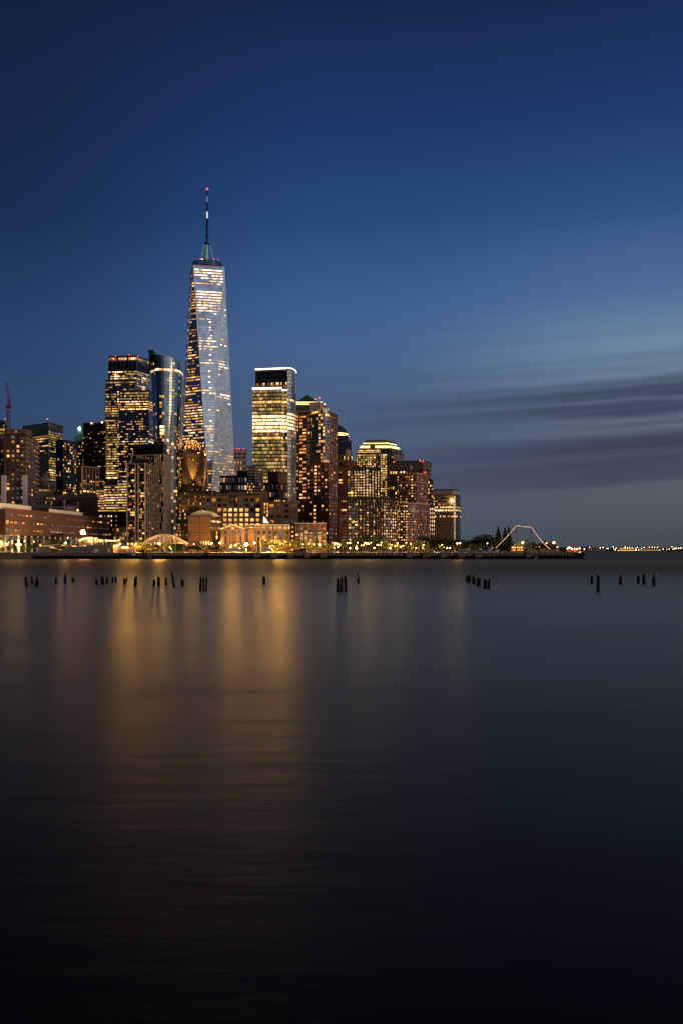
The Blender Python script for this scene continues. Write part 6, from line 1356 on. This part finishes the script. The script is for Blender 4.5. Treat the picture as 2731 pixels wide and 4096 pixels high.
# ------------------------------------------------------------------ strung masts
def strung():
    D = 600
    for px_, yt, lb in ((2063, 2091, 'left and taller dark mast carrying the strings of bulbs'), (2122, 2099, 'right dark mast carrying the strings of bulbs')):
        q = P(px_, D); e = empty('mast', (q.x, D, GZ), lb, 'mast', 'two masts strung with bulbs'); mb = MB(); mb.beam((q.x+.2, D, GZ), (q.x, D, Z(yt+30, D)), .42, 8, .3); mb.build('lower_mast', M['pier_wood'], e); mb = MB(); mb.beam((q.x, D, Z(yt+30, D)), (q.x, D, Z(yt, D)), .34, 8, .05); mb.build('topmast', M['wood'], e)
        mb = MB(); mb.beam((q.x-.8, D, Z(yt+32, D)), (q.x+.8, D, Z(yt+32, D)), .16, 5); mb.build('crosstree', M['pier_wood'], e)
    def string(lb, a, b_, n, sag):
        A, B_ = Vector((P(a[0], D).x, D-.5, Z(a[1], D))), Vector((P(b_[0], D).x, D-.5, Z(b_[1], D))); e = empty('string_lights', A, lb, 'string lights', 'strings of bulbs on the masts')
        f_ = lambda t: A.lerp(B_, t)-UP*sag*4*t*(1-t)
        mb = MB()
        for k in range(20): mb.beam(f_(k/20), f_((k+1)/20), .05, 4)
        cb = mb.build('cable', M['darkmetal'], e)
        r = random.Random(n)
        for k in range(n): mb = MB(); mb.ball(f_((k+.5)/n), (.13+.1*r.random()), n=6, m=4); mb.build('bulb', M['bulb'], e).parent = cb
    string('slanting string of orange bulbs from the ground up to the left mast', (1981, 2191), (2063, 2103), 26, .4)
    string('nearly level string of orange bulbs between the two masts', (2064, 2102), (2121, 2108), 12, .25)
    string('slanting string of orange bulbs dropping right from the right mast', (2123, 2109), (2198, 2197), 24, 1.2)
    # park pavilion
    D = 625; a, c = P(2046, D), P(2086, D); e = empty('park_pavilion', ((a.x+c.x)/2, D, GZ), 'gabled park pavilion with yellow-lit eaves at the foot of the left mast', 'pavilion')
    z0 = Z(2184, D); mb = MB(); m = (a.x+c.x)/2; mb.poly([(a.x, D, z0), (m, D, Z(2169, D)), (m, D+10, Z(2169, D)), (a.x, D+10, z0)]); mb.poly([(c.x, D, z0), (m, D, Z(2169, D)), (m, D+10, Z(2169, D)), (c.x, D+10, z0)]); mb.build('roof', M['roof'], e)
    mb = MB(); mb.poly([(a.x+.3, D+.2, z0), (c.x-.3, D+.2, z0), (m, D+.2, Z(2170, D))], [(0, 0), (3, 0), (1.5, 1)], 0, (.3, .22, .05, .5)); mb.build('gable', M['pane'], e)
    mb = MB(); mb.box((a.x+.4, D+6, GZ), (c.x-.4, D+9, z0)); mb.build('wall', M['tan_dark'], e)
    for k in range(6): x_ = a.x+(c.x-a.x)*k/5; mb = MB(); mb.beam((x_, D+.3, GZ), (x_, D+.3, z0), .14, 6); mb.build('post', M['beige'], e)
    for k in range(5): x_ = a.x+(c.x-a.x)*(k+.4)/4.6; mb = MB(); mb.ball((x_, D-.3, Z(2190, D)), .42 if k % 2 == 0 else .3, n=8, m=5); mb.build('lamp', M['lamp'], e)
    for k in range(7): x_ = a.x+(c.x-a.x)*(k+.3)/6; mb = MB(); mb.ball((x_, D-2, Z(2200.5, D)), .22, n=6, m=4); mb.build('step_lamp', M['lamp'], e)
    q = P(2075, 632); D = 632; mb = MB(); mb.poly([(q.x-4, D, Z(2180, D)), (q.x+5, D, Z(2180, D)), (q.x+.6, D+3, Z(2167, D))]); mb.poly([(q.x-4, D+6, Z(2180, D)), (q.x+5, D+6, Z(2180, D)), (q.x+.6, D+3, Z(2167, D))]); mb.beam((q.x+.6, D+3, GZ), (q.x+.6, D+3, Z(2167, D)), .1, 5)
    tag(mb.build('tent', M['white'], origin=(q.x, D, GZ)), 'pale pointed tent roof behind the park pavilion', 'tent')
    D = 640; a, c = P(2110, D), P(2235, D); mb = MB(); mb.box((a.x, D, GZ), (c.x, D+4, Z(2190, D))); mb.box((a.x-.4, D-.5, Z(2191, D)), (c.x+.4, D+4.5, Z(2189.5, D)), 0); o = tag(mb.build('park_building', M['grey'], origin=(a.x, D, GZ)), 'long low grey park building behind the masts', 'building')
    for px_, lb in ((1956, 'small blue-white notice board right of the pale pole'), (1987, 'white notice board at the foot of the slanting bulb string')):
        q = P(px_, 565); mb = MB(); w_ = .7 if px_ < 1970 else 1.0; mb.box((q.x-w_, 565, GZ+.7), (q.x+w_, 565.1, GZ+1.7)); mb.beam((q.x-w_*.7, 565.2, GZ), (q.x-w_*.7, 565.2, GZ+1.7), .06, 4); mb.beam((q.x+w_*.7, 565.2, GZ), (q.x+w_*.7, 565.2, GZ+1.7), .06, 4)
        tag(mb.build('notice_board', M['white'], origin=(q.x, 565, GZ)), lb, 'sign')
    q = P(687, 600); e = empty('traffic_light', (q.x, 600, GZ), 'green traffic light right of the middle of the footbridge', 'traffic light'); mb = MB(); mb.beam((q.x, 600, GZ), (q.x, 600, Z(2195, 600)), .1, 6); mb.build('post', M['darkmetal'], e); mb = MB(); mb.ball((q.x, 599.5, Z(2197, 600)), .35); mb.build('signal', M['green_l'], e)
strung()

# ------------------------------------------------------------------ far shore lights and ferries
def far():
    r = random.Random(9)
    spots = [(2268, 2194), (2274, 2190), (2280, 2192), (2285, 2195), (2296, 2195), (2305, 2196), (2316, 2194), (2335, 2197), (2351, 2201), (2366, 2201), (2374, 2200), (2410, 2190), (2426, 2194), (2430, 2194), (2451, 2187), (2453, 2197), (2458, 2200), (2462, 2193), (2470, 2195), (2498, 2188), (2507, 2191), (2516, 2190), (2528, 2191), (2546, 2190), (2542, 2200), (2552, 2199), (2558, 2201), (2563, 2194), (2594, 2189), (2606, 2189),
             (2616, 2190), (2628, 2188), (2650, 2197), (2664, 2198), (2675, 2197), (2685, 2187), (2697, 2194), (2701, 2193), (2712, 2194), (2720, 2193), (2540, 2196), (2478, 2199), (2356, 2190), (2398, 2192), (2574, 2190), (2585, 2198), (2637, 2200), (2690, 2196)]
    seen = {}
    for i, (x_, y_) in enumerate(sorted(spots)):
        red = 2264 < x_ < 2320 or x_ > 2694 or x_ in (2594, 2606, 2628)
        D = 2600 if x_ < 2345 else 6300
        q = P(x_, D); z_ = max(2, Z(y_, D)); k = 'shore_r' if red else ('shore_g' if i % 7 == 3 else 'shore'); rr = (1.1 if D < 3000 else 1.7)*(1.6 if red and x_ < 2320 or x_ > 2694 else .9)
        look = 'orange-red' if red else ('greenish' if k == 'shore_g' else 'amber'); wh = 'on the distant dock' if x_ < 2345 else 'at the right end of the far shore' if x_ > 2640 else 'behind the distant lit ferries' if x_ > 2440 else 'on the dark far shore'
        c = seen.setdefault((look, wh), 0); seen[(look, wh)] += 1
        e = empty('shore_light', (q.x, D, 0), f'{look} light {wh}, {ordinal(c)} of these', 'light', 'lights of the far shore')
        mb = MB(); mb.ball((q.x, D, z_), rr, n=8, m=5); mb.build('lamp', M[k], e); mb = MB(); mb.beam((q.x, D, -1), (q.x, D, z_-rr*.8), .4, 5); mb.build('post', M['darkmetal'], e)
    for x0, x1, yt, lb in ((2466, 2542, 2191, 'long orange-lit ferry with two bright decks on the far water'), (2556, 2636, 2195, 'dimmer low ferry right of the bright two-deck ferry'), (2345, 2424, 2194, 'grey unlit barge near the left end of the far shore')):
        D = 5200; a, c = P(x0, D), P(x1, D); e = empty('ferry', ((a.x+c.x)/2, D, 0), lb, 'boat', 'boats off the far shore'); dim = x0 < 2400
        mb = MB(); mb.box((a.x, D, -.5), (c.x, D+14, 3)); mb.build('hull', M['hull'], e); mb = MB(); mb.box((a.x+4, D+1, 3), (c.x-4, D+13, max(7, Z(yt, D)))); mb.build('superstructure', M['grey'], e)
        if not dim:
            for k, y_ in enumerate((2202, 2195) if x0 < 2500 else (2201,)):
                kk = 0 if k == 0 else 14; mb = MB(); z_ = Z(y_, D); mb.box((a.x+kk, D-.5, z_-.4), (c.x-kk, D+.9, z_+1.0)); mb.build('deck_lights', emit('ferry_deck_light', (1, .5, .13), 2.6 if x0 < 2500 else 1.3, 'NONE'), e)
    D = 2600; a, c = P(2262, D), P(2330, D); mb = MB(); mb.box((a.x, D+2, -1), (c.x, D+30, 3)); mb.box((a.x+4, D+8, 3), (c.x-10, D+20, 6)); tag(mb.build('dock', M['grey'], origin=(a.x, D, 0)), 'low distant dock with orange lights right of the outer pier', 'dock')
far()

# ------------------------------------------------------------------ old piles standing in the water
def piles():
    L = [(108.5, 2307, 2348, 11.5), (131, 2307, 2337, 10), (149, 2295, 2346, 15), (225, 2311, 2337, 9), (262, 2288, 2335, 11), (294, 2311, 2330, 10), (388, 2317, 2341, 11), (412, 2306, 2338, 14), (428, 2310, 2336, 10), (451, 2309, 2333, 9),
         (464.5, 2308, 2331, 9), (499.5, 2314, 2338, 10), (507, 2312, 2326, 6), (542.5, 2309, 2345, 13), (618, 2318, 2346, 11), (635.5, 2307, 2345, 12.5), (664, 2311, 2341, 12), (698, 2280, 2350, 10), (731, 2316, 2345, 12), (802, 2310, 2366, 11), (815, 2309, 2367, 9), (825, 2308, 2366, 8),
         (1056, 2306, 2339, 12), (1354, 2313, 2368, 13), (1367, 2310, 2368, 10), (1381, 2303, 2367, 13), (1432, 2284, 2334, 10), (1864, 2303, 2327, 7), (1870.5, 2304, 2330, 5), (1877.5, 2299, 2331, 9), (1890, 2302, 2336, 8), (1897, 2307, 2337, 8), (1913, 2311, 2345, 16), (1936, 2315, 2353, 10), (1943, 2320, 2353.5, 8), (1953.5, 2316, 2356, 11),
         (2365, 2304, 2335, 11), (2390, 2300, 2368, 14), (2479, 2299, 2338, 14), (2551, 2302, 2334, 12), (2574, 2299, 2336.5, 14), (2612.5, 2292, 2343, 14)]
    LB = ['leaning pointed pile, leftmost of all', 'blunt pile between the leaning one and the spiked one at far left', 'thick pile with a thin spike on top, third from left', 'short lone pile left of the tall pointed one', 'tall pointed pile below the left end of the shed', 'squat flat-topped pile right of the tall pointed one',
          'short square pile starting the row of five', 'split-topped thick pile, second in the row of five', 'thin pile directly right of the split-topped one', 'slim flat pile, left of the matching pair', 'slim flat pile, right of the matching pair', 'stubby bent pile with a small one behind it', 'tiny pile peeping out behind the stubby bent one', 'thick round-topped pile standing alone left of the footbridge',
          'low pile, left of the flat-topped tall one', 'tall flat-topped pile with chipped rim, below the footbridge', 'rounded pile left of the tall slanting one', 'tallest slanting pile with a needle on top', 'low rounded pile right of the tall slanting one', 'near left post of the group of three, below the tan cube', 'middle post of the group of three, below the tan cube', 'slender right post of the group of three, below the tan cube',
          'lone rounded pile in the orange reflection', 'square-topped left post of the central trio', 'thin middle post of the central trio', 'tallest right post of the central trio', 'bottle-shaped pile with a thin neck right of the central trio', 'thin farthest pile of the diagonal row', 'sliver pile behind the second of the diagonal row', 'second pile with forked top in the diagonal row', 'notched pile left half of the third pair, diagonal row', 'sloping pile right half of the third pair, diagonal row',
          'broad single pile in the middle of the diagonal row', 'left of the last three nearest in the diagonal row', 'stub hidden between the last two of the diagonal row', 'nearest pointed pile ending the diagonal row', 'small pointed pile left of the tall near one at right', 'tall near thick pile, right side of the river', 'shouldered pile standing alone at right', 'left blunt pile of the right-hand pair', 'pointed right pile of the right-hand pair', 'thick flat-topped pile, rightmost of all']
    for i, (x_, yt, yb, wp) in enumerate(L):
        D = H*F/(yb-HY); q = P(x_, D); h = (yb-yt)*D/F; R_ = wp*D/F/2; r = random.Random(i*13+1); mb = MB(); n = 14
        lean = {0: -.18, 17: -.42, 19: .1, 21: .05}.get(i, r.uniform(-.05, .05)); neck = {2: .62, 4: .82, 26: .42, 38: .78, 17: .8, 41: .72}.get(i)
        rings = []; m = 12
        ph = r.random()*6
        for k in range(m+1):
            t = -.45+(1.45)*k/m; z_ = h*t
            rk = R_*(1-.12*max(0, t))*(1+.07*math.sin(t*9+ph))
            if neck and t > neck: rk *= .38
            elif neck and t > neck-.12: rk *= .75
            if k == m: rk *= r.uniform(.45, .9)
            ring_ = []
            for j in range(n):
                a = 2*math.pi*j/n; rr = rk*(1+.1*math.sin(3*a+ph)+.06*r.uniform(-1, 1)); jag = (r.uniform(-.16, .05)*min(h, 1.5)+(.12*math.cos(a+ph)) if k >= m-1 else 0)
                if k == m-1: jag *= .5
                ring_.append(Vector((q.x+lean*max(t, 0)+rr*math.cos(a), D+rr*math.sin(a), z_+jag)))
            rings.append(ring_)
        for k in range(m):
            for j in range(n): mb.poly([rings[k][j], rings[k][(j+1) % n], rings[k+1][(j+1) % n], rings[k+1][j]])
        mb.poly(rings[-1])
        if i in (17, 41, 19, 21): mb.beam((q.x+lean, D, h*.9), (q.x+lean+.02, D, h*1.0+.18), .03, 5)
        tag(mb.build('pile', M['wood'], origin=(q.x, D, 0)), 'weathered black timber '+LB[i], 'pile', 'old timber piles standing in the river')
    D = H*F/(2316-HY); q = P(780, D); mb = MB(); r = random.Random(2)
    for k in range(10): t0, t1 = k/10*math.pi, (k+1)/10*math.pi; mb.poly([(q.x-.42*math.cos(t0), D, .12*math.sin(t0)), (q.x-.42*math.cos(t1), D, .12*math.sin(t1)), (q.x-.42*math.cos(t1), D+.5, .02), (q.x-.42*math.cos(t0), D+.5, .02)]); mb.poly([(q.x-.42*math.cos(t0), D-.2, -.1), (q.x-.42*math.cos(t1), D-.2, -.1), (q.x-.42*math.cos(t1), D, .12*math.sin(t1)), (q.x-.42*math.cos(t0), D, .12*math.sin(t0))])
    tag(mb.build('rock', M['rock'], origin=(q.x, D, 0)), 'flat dark rock just breaking the surface left of the group of three posts', 'rock')
piles()
